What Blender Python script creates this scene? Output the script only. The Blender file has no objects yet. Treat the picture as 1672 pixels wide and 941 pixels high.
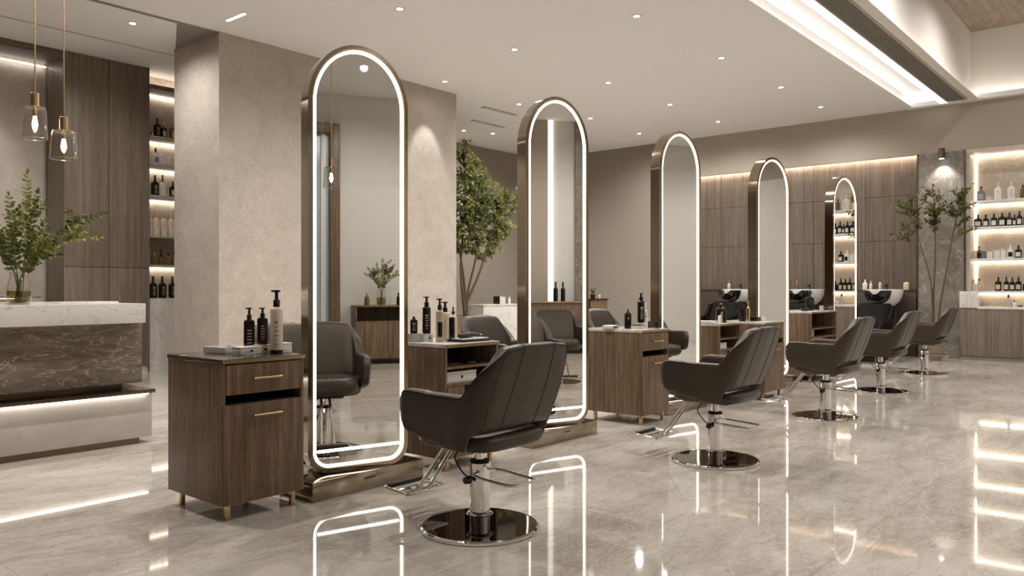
import bpy, bmesh, math, random
from mathutils import Vector, Matrix
random.seed(7)
PI = math.pi
scene = bpy.context.scene
COL = scene.collection
H = 1.2
TH = math.atan2(1104, 1300)

# ------------------------------------------------------------------ materials
MATS = {}
def new_mat(name):
    m = bpy.data.materials.new(name); m.use_nodes = True
    nt = m.node_tree; b = nt.nodes['Principled BSDF']
    MATS[name] = m
    return m, nt, b
def plain(name, col, rough=0.5, metal=0.0, spec=0.5, coat=0.0, bump=0.0, bscale=200.0, emit=None, estr=0.0, anis=0):
    m, nt, b = new_mat(name)
    b.inputs['Base Color'].default_value = (*col, 1); b.inputs['Roughness'].default_value = rough
    b.inputs['Metallic'].default_value = metal
    if 'leather' in name: b.inputs['Specular Tint'].default_value = (1.0, 0.86, 0.72, 1)
    b.inputs['Specular IOR Level'].default_value = spec
    b.inputs['Coat Weight'].default_value = coat; b.inputs['Coat Roughness'].default_value = 0.06
    if emit: b.inputs['Emission Color'].default_value = (*emit, 1); b.inputs['Emission Strength'].default_value = estr
    if bump:
        t = nt.nodes.new('ShaderNodeTexCoord'); n = nt.nodes.new('ShaderNodeTexNoise'); n.inputs['Scale'].default_value = bscale
        n.inputs['Detail'].default_value = 6
        bp = nt.nodes.new('ShaderNodeBump'); bp.inputs['Strength'].default_value = bump; bp.inputs['Distance'].default_value = 0.004
        nt.links.new(t.outputs['Object'], n.inputs['Vector']); nt.links.new(n.outputs['Fac'], bp.inputs['Height']); nt.links.new(bp.outputs['Normal'], b.inputs['Normal'])
    return m
def ramp(nt, fac, stops):
    r = nt.nodes.new('ShaderNodeValToRGB'); e = r.color_ramp.elements
    while len(e) < len(stops): e.new(0.5)
    for k, (p, c) in enumerate(stops): e[k].position = p; e[k].color = (*c, 1)
    nt.links.new(fac, r.inputs['Fac']); return r.outputs['Color']
def mixc(nt, a, b, fac=0.5, mode='MIX'):
    x = nt.nodes.new('ShaderNodeMix'); x.data_type = 'RGBA'; x.blend_type = mode
    if isinstance(fac, float): x.inputs['Factor'].default_value = fac
    else: nt.links.new(fac, x.inputs['Factor'])
    for s, v in (('A', a), ('B', b)):
        i = [q for q in x.inputs if q.name == s and q.type == 'RGBA'][0]
        if isinstance(v, tuple): i.default_value = (*v, 1)
        else: nt.links.new(v, i)
    return [q for q in x.outputs if q.type == 'RGBA'][0]
def coords(nt, scale, rot=(0, 0, 0)):
    t = nt.nodes.new('ShaderNodeTexCoord'); mp = nt.nodes.new('ShaderNodeMapping')
    mp.inputs['Scale'].default_value = scale; mp.inputs['Rotation'].default_value = rot
    nt.links.new(t.outputs['Object'], mp.inputs['Vector']); return mp.outputs['Vector']
def noise(nt, vec, scale, detail=5, dist=0.0, rough=0.5):
    n = nt.nodes.new('ShaderNodeTexNoise'); n.inputs['Scale'].default_value = scale; n.inputs['Detail'].default_value = detail
    n.inputs['Distortion'].default_value = dist; n.inputs['Roughness'].default_value = rough
    nt.links.new(vec, n.inputs['Vector']); return n.outputs['Fac']
def wood(name, dark, mid, light, scale=(14, 14, 0.7), rough=0.42, spec=0.4):
    m, nt, b = new_mat(name)
    v = coords(nt, scale)
    a = noise(nt, v, 1.6, 8, 0.4, 0.6); c2 = noise(nt, v, 9, 4, 0.1)
    c = ramp(nt, a, [(0.30, dark), (0.5, mid), (0.72, light)])
    g = ramp(nt, c2, [(0.35, (0.72, 0.72, 0.72)), (0.65, (1.08, 1.08, 1.08))])
    out = mixc(nt, c, g, 1.0, 'MULTIPLY')
    nt.links.new(out, b.inputs['Base Color']); b.inputs['Roughness'].default_value = rough; b.inputs['Specular IOR Level'].default_value = spec
    return m
def marble(name, base, cloud, vein, vscale=1.6, vw=0.035, rough=0.2, spec=0.5, cscale=2.2, stretch=(1, 1, 1), rot=(0, 0, 0), vein2=None, amount=1.0):
    m, nt, b = new_mat(name)
    v = coords(nt, stretch, rot)
    cl = ramp(nt, noise(nt, v, cscale, 8, 1.2, 0.6), [(0.32, base), (0.68, cloud)])
    n1 = noise(nt, v, vscale, 7, 1.6, 0.55)
    k = 0.5
    f = ramp(nt, n1, [(k - vw, (0, 0, 0)), (k, (amount,) * 3), (k + vw, (0, 0, 0))])
    out = mixc(nt, cl, vein, f)
    if vein2:
        n2 = noise(nt, v, vscale * 2.3, 6, 2.2, 0.5)
        f2 = ramp(nt, n2, [(0.52 - vw * .6, (0, 0, 0)), (0.52, (0.7 * amount,) * 3), (0.52 + vw * .6, (0, 0, 0))])
        out = mixc(nt, out, vein2, f2)
    nt.links.new(out, b.inputs['Base Color']); b.inputs['Roughness'].default_value = rough; b.inputs['Specular IOR Level'].default_value = spec
    return m

leather = plain('taupe_leather', (0.044, 0.034, 0.025), 0.35, spec=0.38, bump=0.10, bscale=420)
seamdark = plain('seam_thread', (0.022, 0.017, 0.014), 0.6)
black_leather = plain('black_leather', (0.004, 0.0034, 0.003), 0.5, spec=0.06)
chrome = plain('chrome', (0.80, 0.79, 0.77), 0.06, 1.0)
darkmirror = plain('dark_mirror_metal', (0.055, 0.043, 0.033), 0.04, 1.0)
bronze = plain('polished_bronze', (0.37, 0.31, 0.24), 0.10, 1.0)
darkbronze = plain('dark_bronze', (0.20, 0.155, 0.115), 0.25, 1.0)
brass = plain('brushed_brass', (0.62, 0.45, 0.25), 0.25, 1.0)
black = plain('black_plastic', (0.008, 0.007, 0.007), 0.25, spec=0.5)
blackmatt = plain('black_matt', (0.012, 0.011, 0.010), 0.6)
blackgloss = plain('black_glossy_bottle', (0.010, 0.008, 0.007), 0.12, spec=0.5)
cream = plain('cream_plastic', (0.70, 0.58, 0.45), 0.35)
white = plain('white_plastic', (0.74, 0.71, 0.67), 0.35)
ceramic = plain('white_ceramic', (0.80, 0.79, 0.77), 0.12, spec=0.5)
blackceramic = plain('black_ceramic', (0.010, 0.008, 0.008), 0.08, spec=0.6)
amber = plain('amber_glass', (0.16, 0.10, 0.03), 0.08, spec=0.6)
goldprint = plain('gold_print', (0.60, 0.47, 0.30), 0.4)
greyprint = plain('grey_print', (0.20, 0.22, 0.25), 0.5)
labelwhite = plain('label_paper', (0.72, 0.68, 0.62), 0.5)
labelbeige = plain('label_beige', (0.50, 0.40, 0.29), 0.5)
greyblue = plain('grey_blue_glass', (0.16, 0.19, 0.21), 0.12)
leafm = plain('leaf_green', (0.088, 0.098, 0.014), 0.48, spec=0.22)
leaflight = plain('leaf_light_green', (0.165, 0.160, 0.030), 0.45, spec=0.3)
bark = plain('bark', (0.095, 0.060, 0.026), 0.6, bump=0.4, bscale=60)
treeleaf = plain('tree_leaf_green', (0.075, 0.088, 0.017), 0.38, spec=0.5)
stemm = plain('green_stem', (0.10, 0.105, 0.030), 0.5)
ceilm = plain('ceiling_plaster', (0.80, 0.795, 0.785), 0.75, spec=0.2)
whitewall = plain('white_plaster', (0.74, 0.70, 0.64), 0.7, spec=0.2, bump=0.05, bscale=40)
palewall = plain('pale_plaster', (0.64, 0.62, 0.585), 0.7, spec=0.2)
taupe = plain('taupe_paint', (0.40, 0.345, 0.285), 0.6, spec=0.25)
greyplaster = plain('grey_taupe_plaster', (0.285, 0.245, 0.200), 0.65, spec=0.25, bump=0.06, bscale=8)
mirrorm = plain('silver_mirror', (0.86, 0.85, 0.82), 0.005, 1.0)
greytrim = plain('grey_trim', (0.24, 0.22, 0.20), 0.6)
soilm = plain('dark_soil', (0.03, 0.022, 0.015), 0.9)
potm = plain('stone_pot', (0.25, 0.19, 0.13), 0.5)
frost = plain('frosted_blue_glass', (0.40, 0.47, 0.50), 0.2, spec=0.5)
acryl = plain('grey_acrylic', (0.42, 0.39, 0.35), 0.15, spec=0.5)
LEDC = (1.0, 0.80, 0.60)
led = plain('mirror_light_tube', (0.9, 0.85, 0.8), 0.5, emit=(1.0, 0.925, 0.84), estr=5.0)
cove = plain('cove_light_strip', (0.9, 0.85, 0.8), 0.5, emit=(1.0, 0.95, 0.89), estr=11.0)
band = plain('diffuser_light_band', (0.9, 0.85, 0.8), 0.5, emit=(1.0, 0.95, 0.89), estr=2.2)
panelled = plain('panel_light_strip', (0.9, 0.85, 0.8), 0.5, emit=(1.0, 0.90, 0.80), estr=75.0)
softcove = plain('soft_cove_strip', (0.9, 0.85, 0.8), 0.5, emit=(1.0, 0.95, 0.89), estr=7.0)
shelfled = plain('shelf_light_strip', (0.9, 0.85, 0.8), 0.5, emit=(1.0, 0.88, 0.74), estr=11.0)
lampdisc = plain('downlight_lens', (0.9, 0.9, 0.9), 0.5, emit=(1.0, 0.94, 0.86), estr=14.0)
bulbm = plain('lamp_bulb', (1, 0.9, 0.8), 0.4, emit=(1.0, 0.78, 0.50), estr=22.0)

walnut = wood('walnut_veneer', (0.098, 0.057, 0.031), (0.178, 0.110, 0.063), (0.275, 0.175, 0.104), (22, 22, 1.1), 0.38)
taupewood = wood('taupe_oak_panel', (0.150, 0.112, 0.084), (0.205, 0.158, 0.122), (0.265, 0.210, 0.165), (13, 13, 0.35), 0.45)
endwood = wood('end_wall_oak_panel', (0.092, 0.068, 0.050), (0.126, 0.096, 0.073), (0.163, 0.128, 0.100), (13, 13, 0.35), 0.5, 0.25)
ceilwood = wood('ceiling_wood', (0.21, 0.155, 0.115), (0.30, 0.23, 0.175), (0.38, 0.30, 0.235), (0.8, 9, 9), 0.5)
soffitwood = wood('soffit_wood', (0.12, 0.085, 0.06), (0.17, 0.125, 0.09), (0.22, 0.165, 0.12), (0.8, 9, 9), 0.5)

whitemarble = marble('white_marble', (0.68, 0.65, 0.61), (0.74, 0.71, 0.67), (0.36, 0.32, 0.28), 2.6, 0.012, 0.18, cscale=2.2, amount=0.65)
darkmarble = marble('dark_brown_marble', (0.115, 0.085, 0.060), (0.225, 0.175, 0.132), (0.55, 0.46, 0.37), 2.8, 0.012, 0.25, cscale=5, stretch=(0.9, 0.9, 3.0), rot=(0, 0.45, 0), vein2=(0.42, 0.34, 0.26))
greymarble = marble('grey_marble', (0.16, 0.138, 0.115), (0.235, 0.205, 0.172), (0.40, 0.365, 0.33), 2.2, 0.016, 0.3, cscale=2.6, vein2=(0.38, 0.345, 0.305), amount=0.85)
nichestone = marble('niche_stone', (0.50, 0.43, 0.35), (0.60, 0.53, 0.44), (0.68, 0.61, 0.52), 1.8, 0.02, 0.4, cscale=1.5)
deskstone = marble('light_desk_stone', (0.50, 0.46, 0.41), (0.57, 0.53, 0.48), (0.42, 0.37, 0.32), 2.8, 0.010, 0.45, cscale=3.0, amount=0.4)
slabstone = marble('dark_slab_stone', (0.045, 0.034, 0.026), (0.085, 0.066, 0.050), (0.2, 0.16, 0.12), 3.0, 0.008, 0.08, cscale=4, amount=0.3)
slabwhite = marble('white_slab_stone', (0.62, 0.58, 0.53), (0.70, 0.66, 0.61), (0.45, 0.40, 0.35), 3.0, 0.012, 0.1, cscale=3)

# stucco for the big column: swirled trowel marks
def stucco(name, a, b_, bs=0.35):
    m, nt, b = new_mat(name)
    v = coords(nt, (1, 1, 1))
    n1 = noise(nt, v, 2.2, 8, 1.0, 0.6); n2 = noise(nt, v, 9, 5, 2.5, 0.55)
    c = ramp(nt, n1, [(0.3, a), (0.7, b_)])
    g = ramp(nt, n2, [(0.35, (0.93, 0.93, 0.93)), (0.62, (1.05, 1.05, 1.05))])
    nt.links.new(mixc(nt, c, g, 1.0, 'MULTIPLY'), b.inputs['Base Color'])
    bp = nt.nodes.new('ShaderNodeBump'); bp.inputs['Strength'].default_value = bs; bp.inputs['Distance'].default_value = 0.02
    nt.links.new(n2, bp.inputs['Height']); nt.links.new(bp.outputs['Normal'], b.inputs['Normal'])
    b.inputs['Roughness'].default_value = 0.6; b.inputs['Specular IOR Level'].default_value = 0.25
    return m
stuccom = stucco('column_stucco', (0.40, 0.345, 0.29), (0.49, 0.43, 0.365))
recesswall = stucco('recess_stucco', (0.43, 0.375, 0.315), (0.51, 0.45, 0.385), 0.15)

# polished stone floor with fine joints
def floor_mat():
    m, nt, b = new_mat('polished_floor_stone')
    v = coords(nt, (1, 1, 1))
    v2 = coords(nt, (0.55, 1.5, 1), (0, 0, 0.5))
    n1 = noise(nt, v2, 1.5, 9, 1.3, 0.62); n2 = noise(nt, v2, 4.6, 8, 2.6, 0.62)
    c = ramp(nt, n1, [(0.32, (0.40, 0.345, 0.288)), (0.5, (0.55, 0.49, 0.425)), (0.68, (0.66, 0.605, 0.54))])
    ve = ramp(nt, n2, [(0.478, (0, 0, 0)), (0.5, (0.75,) * 3), (0.522, (0, 0, 0))])
    c = mixc(nt, c, (0.70, 0.65, 0.58), ve)
    dk = ramp(nt, noise(nt, v2, 3.6, 7, 3.0, 0.62), [(0.54, (0, 0, 0)), (0.56, (0.6,) * 3), (0.58, (0, 0, 0))])
    c = mixc(nt, c, (0.33, 0.275, 0.22), dk)
    br = nt.nodes.new('ShaderNodeTexBrick'); br.offset = 0.0; br.inputs['Scale'].default_value = 1.0
    br.inputs['Brick Width'].default_value = 1.2; br.inputs['Row Height'].default_value = 1.2; br.inputs['Mortar Size'].default_value = 0.0022
    br.inputs['Color1'].default_value = (1, 1, 1, 1); br.inputs['Color2'].default_value = (0.94, 0.94, 0.94, 1); br.inputs['Mortar'].default_value = (0.72, 0.70, 0.68, 1)
    nt.links.new(v, br.inputs['Vector'])
    nt.links.new(mixc(nt, c, br.outputs['Color'], 1.0, 'MULTIPLY'), b.inputs['Base Color'])
    b.inputs['Roughness'].default_value = 0.04; b.inputs['Specular IOR Level'].default_value = 0.5
    return m
floorm = floor_mat()

def thin_glass(name, tint, gloss=0.10, rough=0.02):
    m = bpy.data.materials.new(name); m.use_nodes = True; nt = m.node_tree; nt.nodes.clear()
    o = nt.nodes.new('ShaderNodeOutputMaterial'); t = nt.nodes.new('ShaderNodeBsdfTransparent'); g = nt.nodes.new('ShaderNodeBsdfGlossy')
    t.inputs['Color'].default_value = (*tint, 1); g.inputs['Roughness'].default_value = rough
    lw = nt.nodes.new('ShaderNodeLayerWeight'); lw.inputs['Blend'].default_value = 0.5
    pw = nt.nodes.new('ShaderNodeMath'); pw.operation = 'POWER'; pw.inputs[1].default_value = 2.6; nt.links.new(lw.outputs['Facing'], pw.inputs[0])
    ma = nt.nodes.new('ShaderNodeMath'); ma.operation = 'MULTIPLY_ADD'; ma.inputs[1].default_value = 0.85; ma.inputs[2].default_value = gloss * .3
    nt.links.new(pw.outputs[0], ma.inputs[0])
    mx = nt.nodes.new('ShaderNodeMixShader'); nt.links.new(ma.outputs[0], mx.inputs[0]); nt.links.new(t.outputs[0], mx.inputs[1]); nt.links.new(g.outputs[0], mx.inputs[2])
    nt.links.new(mx.outputs[0], o.inputs['Surface']); return m
glass = thin_glass('clear_glass', (0.99, 0.985, 0.975))
glassedge = thin_glass('glass_edge', (0.92, 0.90, 0.87), 1.0, 0.1)
water = thin_glass('green_water', (0.62, 0.60, 0.28), 0.05)

# ------------------------------------------------------------------ mesh helpers
def finish(name, bm, mat, parent=None, sharp=38, flat=False):
    bmesh.ops.recalc_face_normals(bm, faces=bm.faces)
    me = bpy.data.meshes.new(name)
    if not flat:
        for f in bm.faces: f.smooth = True
        lim = math.radians(sharp)
        for e in bm.edges:
            if len(e.link_faces) == 2 and e.calc_face_angle(0) > lim: e.smooth = False
            elif len(e.link_faces) != 2: e.smooth = False
    bm.to_mesh(me); bm.free()
    me.materials.append(mat)
    o = bpy.data.objects.new(name, me); COL.objects.link(o)
    if parent: o.parent = parent
    return o
def tag(o, label, cat, group=None, kind=None):
    o['label'] = label; o['category'] = cat
    if group: o['group'] = group
    if kind: o['kind'] = kind
    return o
def thing(name, label, cat, loc=(0, 0, 0), rz=0.0, group=None):
    o = bpy.data.objects.new(name, None); COL.objects.link(o); o.empty_display_size = 0.1
    o.location = loc; o.rotation_euler = (0, 0, rz)
    return tag(o, label, cat, group)
def copy_tree(o, parent=None):
    c = o.copy(); COL.objects.link(c)
    if parent: c.parent = parent
    for ch in list(o.children): copy_tree(ch, c)
    return c
def BM(): return bmesh.new()
def abox(bm, x0, x1, y0, y1, z0, z1, bev=0.0, seg=2):
    t = BM()
    bmesh.ops.create_cube(t, size=1)
    for v in t.verts: v.co = Vector(((x0 + x1) / 2 + v.co.x * (x1 - x0), (y0 + y1) / 2 + v.co.y * (y1 - y0), (z0 + z1) / 2 + v.co.z * (z1 - z0)))
    if bev > 0: bmesh.ops.bevel(t, geom=list(t.edges), offset=bev, segments=seg, profile=0.6, affect='EDGES')
    me = bpy.data.meshes.new('t'); t.to_mesh(me); t.free(); bm.from_mesh(me); bpy.data.meshes.remove(me)
    return bm
def box(name, x0, x1, y0, y1, z0, z1, mat, parent=None, bev=0.003, seg=2):
    return finish(name, abox(BM(), x0, x1, y0, y1, z0, z1, bev, seg), mat, parent)
def skin_rings(bm, rings, close=True, cap0=True, cap1=True):
    R = [[bm.verts.new(p) for p in r] for r in rings]
    n = len(R[0])
    for a, b in zip(R, R[1:]):
        for i in range(n if close else n - 1):
            j = (i + 1) % n
            bm.faces.new((a[i], a[j], b[j], b[i]))
    if close and cap0: bm.faces.new(R[0][::-1])
    if close and cap1: bm.faces.new(R[-1])
    return R
def alathe(bm, prof, cx=0, cy=0, seg=32, rx=1.0, ry=1.0, p=2.0, loop=False):
    """prof: (radius, z) bottom to top; superellipse section p"""
    def sec(r, z):
        out = []
        for i in range(seg):
            a = 2 * PI * i / seg; ca, sa = math.cos(a), math.sin(a)
            k = (abs(ca) ** p + abs(sa) ** p) ** (-1 / p)
            out.append((cx + r * rx * k * ca, cy + r * ry * k * sa, z))
        return out
    if loop: prof = list(prof) + [prof[0]]
    skin_rings(bm, [sec(max(r, 1e-4), z) for r, z in prof], True, not loop, not loop)
    if loop: bmesh.ops.remove_doubles(bm, verts=bm.verts, dist=1e-6)
    return bm
def lathe(name, prof, mat, parent=None, cx=0, cy=0, seg=32, rx=1.0, ry=1.0, p=2.0, loop=False):
    return finish(name, alathe(BM(), prof, cx, cy, seg, rx, ry, p, loop), mat, parent)
def atube(bm, pts, r, seg=10, closed=False):
    P = [Vector(p) for p in pts]; n = len(P)
    rr = r if isinstance(r, (list, tuple)) else [r] * n
    rings = []; up = None
    for i in range(n):
        if closed: d = (P[(i + 1) % n] - P[i - 1])
        else: d = P[min(i + 1, n - 1)] - P[max(i - 1, 0)]
        if d.length < 1e-9: d = Vector((0, 0, 1))
        d.normalize()
        if up is None: up = d.orthogonal().normalized()
        up = (up - d * up.dot(d))
        if up.length < 1e-6: up = d.orthogonal()
        up.normalize(); w = d.cross(up)
        rings.append([P[i] + (up * math.cos(2 * PI * k / seg) + w * math.sin(2 * PI * k / seg)) * rr[i] for k in range(seg)])
    if closed:
        R = [[bm.verts.new(p) for p in ri] for ri in rings]
        for q in range(n):
            a, b = R[q], R[(q + 1) % n]
            for i in range(seg): bm.faces.new((a[i], a[(i + 1) % seg], b[(i + 1) % seg], b[i]))
    else: skin_rings(bm, rings)
    return bm
def tube(name, pts, r, mat, parent=None, seg=10, closed=False): return finish(name, atube(BM(), pts, r, seg, closed), mat, parent)
def smooth_path(pts, n=8):
    P = [Vector(p) for p in pts]; out = []
    for i in range(len(P) - 1):
        p0 = P[max(i - 1, 0)]; p1 = P[i]; p2 = P[i + 1]; p3 = P[min(i + 2, len(P) - 1)]
        for k in range(n):
            t = k / n
            out.append(0.5 * ((2 * p1) + (p2 - p0) * t + (2 * p0 - 5 * p1 + 4 * p2 - p3) * t * t + (3 * p1 - p0 - 3 * p2 + p3) * t ** 3))
    out.append(P[-1]); return out
def struct(o): o['kind'] = 'structure'; return o
def sbox(name, *a, bev=0.0): return struct(box(name, *a, bev=bev))

# ------------------------------------------------------------------ room shell
ZC = 4.34
sbox('floor', -3, 16, -4.6, 12.4, -0.1, 0, floorm)
sbox('ceiling', -3, 15.2, 3.75, 12.4, ZC, ZC + 0.30, ceilm)
sbox('trim_1', -3, 15.2, 2.86, 3.80, ZC + 0.22, ZC + 0.30, ceilm)            # raised ceiling of the light cove
sbox('trim_2', -3, 15.06, 3.66, 3.75, ZC, ZC + 0.016, ceilm)                 # lip of the cove
sbox('trim_3', -3, 15.06, 2.87, 3.21, ZC + 0.012, ZC + 0.22, ceilm)          # dropped beam that holds the air vent
sbox('trim_4', -3, 15.06, 2.66, 2.78, ZC, ZC + 0.016, whitewall)             # lip under the raised tray
sbox('trim_5', -3, 15.2, 2.78, 2.86, ZC + 0.02, 5.5, whitewall)              # tray side
sbox('trim_6', -3, 15.3, -1.7, -1.6, ZC, 5.5, whitewall)                     # far tray side
sbox('trim_7', -3, 15.3, -4.6, -1.6, ZC, ZC + 0.12, ceilm)
sbox('trim_8', -3.1, 15.4, -1.7, 2.86, 5.5, 5.6, ceilwood)                   # timber ceiling of the tray
sbox('trim_9', 15.2, 15.3, -1.7, 3.78, ZC + 0.0, 5.5, whitewall)             # tray end
sbox('trim_10', 15.04, 15.2, -1.6, 3.75, ZC - 0.01, ZC + 0.012, ceilm)       # lip at the end
sbox('trim_11', 15.04, 15.05, -1.6, 3.75, ZC + 0.012, ZC + 0.07, ceilm)
sbox('wall_back', -3, 16, 12.0, 12.15, 0, ZC, greyplaster)
sbox('wall_right', -3, 16, -4.6, -4.5, 0, ZC, palewall)
sbox('wall_end', 15.6, 15.75, -4.6, 12.4, 0, 5.6, nichestone)
sbox('wall_front', -3.15, -3.0, -4.6, 12.4, 0, 5.6, walnut)
sbox('trim_46', 15.2, 15.6, -4.5, 3.60, 3.53, ZC + 0.02, taupe); sbox('trim_47', 15.28, 15.6, 3.60, 8.35, 3.66, 3.70, taupe)
sbox('trim_12', 15.2, 15.28, 3.60, 8.35, 3.53, ZC + 0.02, taupe)              # bulkhead over the end wall
sbox('trim_13', 15.2, 15.6, 8.35, 12.0, 0, ZC + 0.02, greyplaster)           # flush plaster part of the end wall
sbox('trim_14', 15.2, 15.6, -4.5, 1.62, 0, 3.53, palewall)
sbox('trim_15', 15.17, 15.6, 2.87, 3.60, 0, 3.53, greymarble)                # stone pier
# panelled timber on the end wall
bm = BM()
ys = [3.60 + 0.475 * k for k in range(11)]
for a, b_ in zip(ys, ys[1:]):
    for z0, z1 in ((1.17, 2.05), (2.056, 2.86), (2.866, 3.62)):
        abox(bm, 15.45, 15.5, a + 0.004, b_ - 0.004, z0, z1, 0.0)
struct(finish('wall_end_panelling', bm, endwood))
sbox('wall_end_backing', 15.47, 15.6, 3.60, 8.35, 0, 3.62, blackmatt)
for k in (1, 3, 5, 7, 9):
    sbox('trim_%d' % (20 + k), 15.445, 15.452, ys[k] - 0.004, ys[k] + 0.004, 1.17, 3.6, brass)
sbox('trim_31', 15.16, 15.2, 3.590, 3.606, 0, 3.53, darkbronze)
sbox('trim_32', 15.14, 15.19, 2.855, 2.875, 0, 3.53, darkbronze)
# big stucco column
sbox('trim_33', 5.1, 9.24, 9.03, 10.15, 0, ZC, stuccom)
# dark wedge on the ceiling by the column and thin ceiling grooves
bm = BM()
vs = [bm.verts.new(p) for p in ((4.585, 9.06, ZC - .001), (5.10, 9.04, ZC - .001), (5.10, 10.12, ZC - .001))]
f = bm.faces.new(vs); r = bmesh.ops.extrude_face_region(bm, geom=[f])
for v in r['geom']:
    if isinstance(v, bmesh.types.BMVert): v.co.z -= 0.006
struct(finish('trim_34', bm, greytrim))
sbox('trim_35', 3.2, 4.6, 9.06, 9.12, ZC - 0.008, ZC - 0.0005, greytrim)
sbox('trim_36', 1.0, 5.3, 10.43, 10.445, ZC - 0.004, ZC - 0.0005, greytrim)
sbox('baseboard_back', 5.3, 16, 11.98, 12.0, 0, 0.1, greyplaster)
# recess behind the reception
sbox('wall_recess', -1, 4.18, 11.92, 12.0, 0, ZC, recesswall)
sbox('trim_37', -1, 4.18, 11.32, 11.92, 4.25, ZC - .001, soffitwood)
# left niche shell
sbox('wall_niche', 5.30, 7.0, 11.75, 11.99, 0, ZC - .001, nichestone)
sbox('trim_38', 5.31, 7.0, 11.30, 11.75, 4.06, 4.12, taupewood)
sbox('trim_39', 5.31, 7.0, 11.36, 11.75, 0.12, 1.05, whitemarble)
sbox('baseboard_niche', 5.2, 7.0, 11.33, 11.75, 0, 0.12, whitemarble)
# right niche side and top
sbox('trim_40', 15.18, 15.6, 2.79, 2.87, 0.9, 3.53, nichestone)
sbox('trim_41', 15.18, 15.6, 1.62, 2.79, 3.47, 3.53, nichestone)

# right wall seen only in the mirrors
d = thing('door_1', 'frosted glass door in a dark timber frame', 'door', (3.15, -4.5, 0)); d['kind'] = 'structure'
box('jamb', 0.42, 0.58, 0.0, 0.14, 0, 3.84, walnut, d); box('jamb', -0.75, -0.60, 0.0, 0.14, 0, 3.84, walnut, d)
box('head', -0.60, 0.42, 0.0, 0.14, 3.68, 3.84, walnut, d); box('pane', -0.6, 0.42, 0.02, 0.04, 0.0, 3.68, frost, d)
box('stile', 0.28, 0.36, 0.04, 0.07, 0.0, 3.68, white, d)
sbox('trim_42', 7.9, 8.6, -4.5, -4.44, 0, ZC - .002, greymarble)
sbox('trim_43', 6.0, 7.36, -4.5, -4.46, 0, ZC - .002, taupe)
sbox('trim_44', 7.38, 7.46, -4.5, -4.45, 0.0, ZC - .01, band)
# light strips hidden in the coves
def strip(name, label, *b, mat=cove):
    o = box(name, *b, mat, bev=0); tag(o, label, 'light strip'); return o
strip('ceiling_light_strip', 'warm light strip along the lip of the white ceiling cove', -3, 15.0, 3.70, 3.735, ZC + 0.018, ZC + 0.034, mat=softcove)
strip('ceiling_light_strip', 'warm light strip washing the side wall of the raised tray', -3, 15.0, 2.72, 2.755, ZC + 0.018, ZC + 0.034)
strip('ceiling_light_strip', 'white glowing light band beside the dark ceiling air vent', -3, 15.05, 3.105, 3.215, ZC - 0.004, ZC + 0.011, mat=band)
strip('ceiling_light_strip', 'warm light strip behind the end lip over the taupe bulkhead', 15.09, 15.12, -1.55, 3.7, ZC + 0.018, ZC + 0.034)
strip('ceiling_light_strip', 'warm light strip over the timber wall panels behind the basins', 15.37, 15.40, 3.62, 8.33, 3.582, 3.60, mat=panelled)
strip('ceiling_light_strip', 'warm light strip under the timber soffit behind the reception', 0.5, 4.16, 11.86, 11.89, 4.205, 4.215, mat=softcove)
strip('ceiling_light_strip', 'warm light strip above the top of the shelf niche by the column', 5.32, 6.9, 11.60, 11.63, 4.13, 4.15, mat=shelfled)

# ------------------------------------------------------------------ ceiling vent
v = thing('ceiling_vent', 'long dark slatted air vent in the dropped ceiling beam', 'air vent', (0, 2.94, ZC))
bm = BM()
for k in range(12): abox(bm, -2.8, 14.9, -0.116 + k * 0.0212, -0.107 + k * 0.0212, -0.012, 0.008, 0)
finish('louvre_panel', bm, plain('vent_slat', (0.30, 0.27, 0.24), 0.5), v)
box('backing', -2.8, 14.9, -0.125, 0.135, 0.008, 0.0115, blackmatt, v, bev=0)
bm = BM(); abox(bm, -2.85, 14.95, -0.15, -0.125, -0.014, 0.0115); abox(bm, -2.85, 14.95, 0.135, 0.155, -0.014, 0.0115); abox(bm, 14.9, 14.95, -0.125, 0.135, -0.014, 0.0115)
finish('vent_frame', bm, plain('vent_frame_grey', (0.42, 0.38, 0.34), 0.5), v)
for (x, y, nm) in ((10.62, 9.31, 'small flush ceiling vent nearer the stucco column'), (11.3, 10.2, 'small flush ceiling vent beside the far tree')):
    vv = thing('air_vent', nm, 'air vent', (x, y, ZC))
    box('vent_frame', -0.45, 0.45, -0.05, 0.05, -0.006, -0.0005, greytrim, vv)
    bm = BM()
    for k in range(4): abox(bm, -0.42, 0.42, -0.04 + k * 0.022, -0.03 + k * 0.022, -0.012, -0.006)
    finish('louvre_panel', bm, palewall, vv)

# ------------------------------------------------------------------ downlights
def spot(name, loc, power, size=164, blend=0.8, aim=(0, 0, -1), rad=0.05, col=(1.0, 0.985, 0.955)):
    l = bpy.data.lights.new(name, 'SPOT'); l.energy = power; l.spot_size = math.radians(size); l.spot_blend = blend; l.shadow_soft_size = rad; l.color = col
    o = bpy.data.objects.new(name, l); COL.objects.link(o); o.location = loc
    o.rotation_euler = Vector(aim).to_track_quat('-Z', 'Y').to_euler(); return o
def downlight(x, y, z, label, power, group='round downlights in the ceiling'):
    t = thing('downlight', label, 'downlight', (x, y, z), 0, group)
    lathe('trim_ring', [(0.036, -0.006), (0.058, -0.007), (0.062, -0.003), (0.062, -0.0005), (0.036, -0.0005)], white, t, seg=28, loop=True)
    lathe('lamp_lens', [(0.001, -0.0055), (0.040, -0.0055), (0.040, -0.001)], lampdisc, t, seg=20)
    spot('downlight_beam', (x, y, z - 0.03), power)
DL = 158
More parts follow.
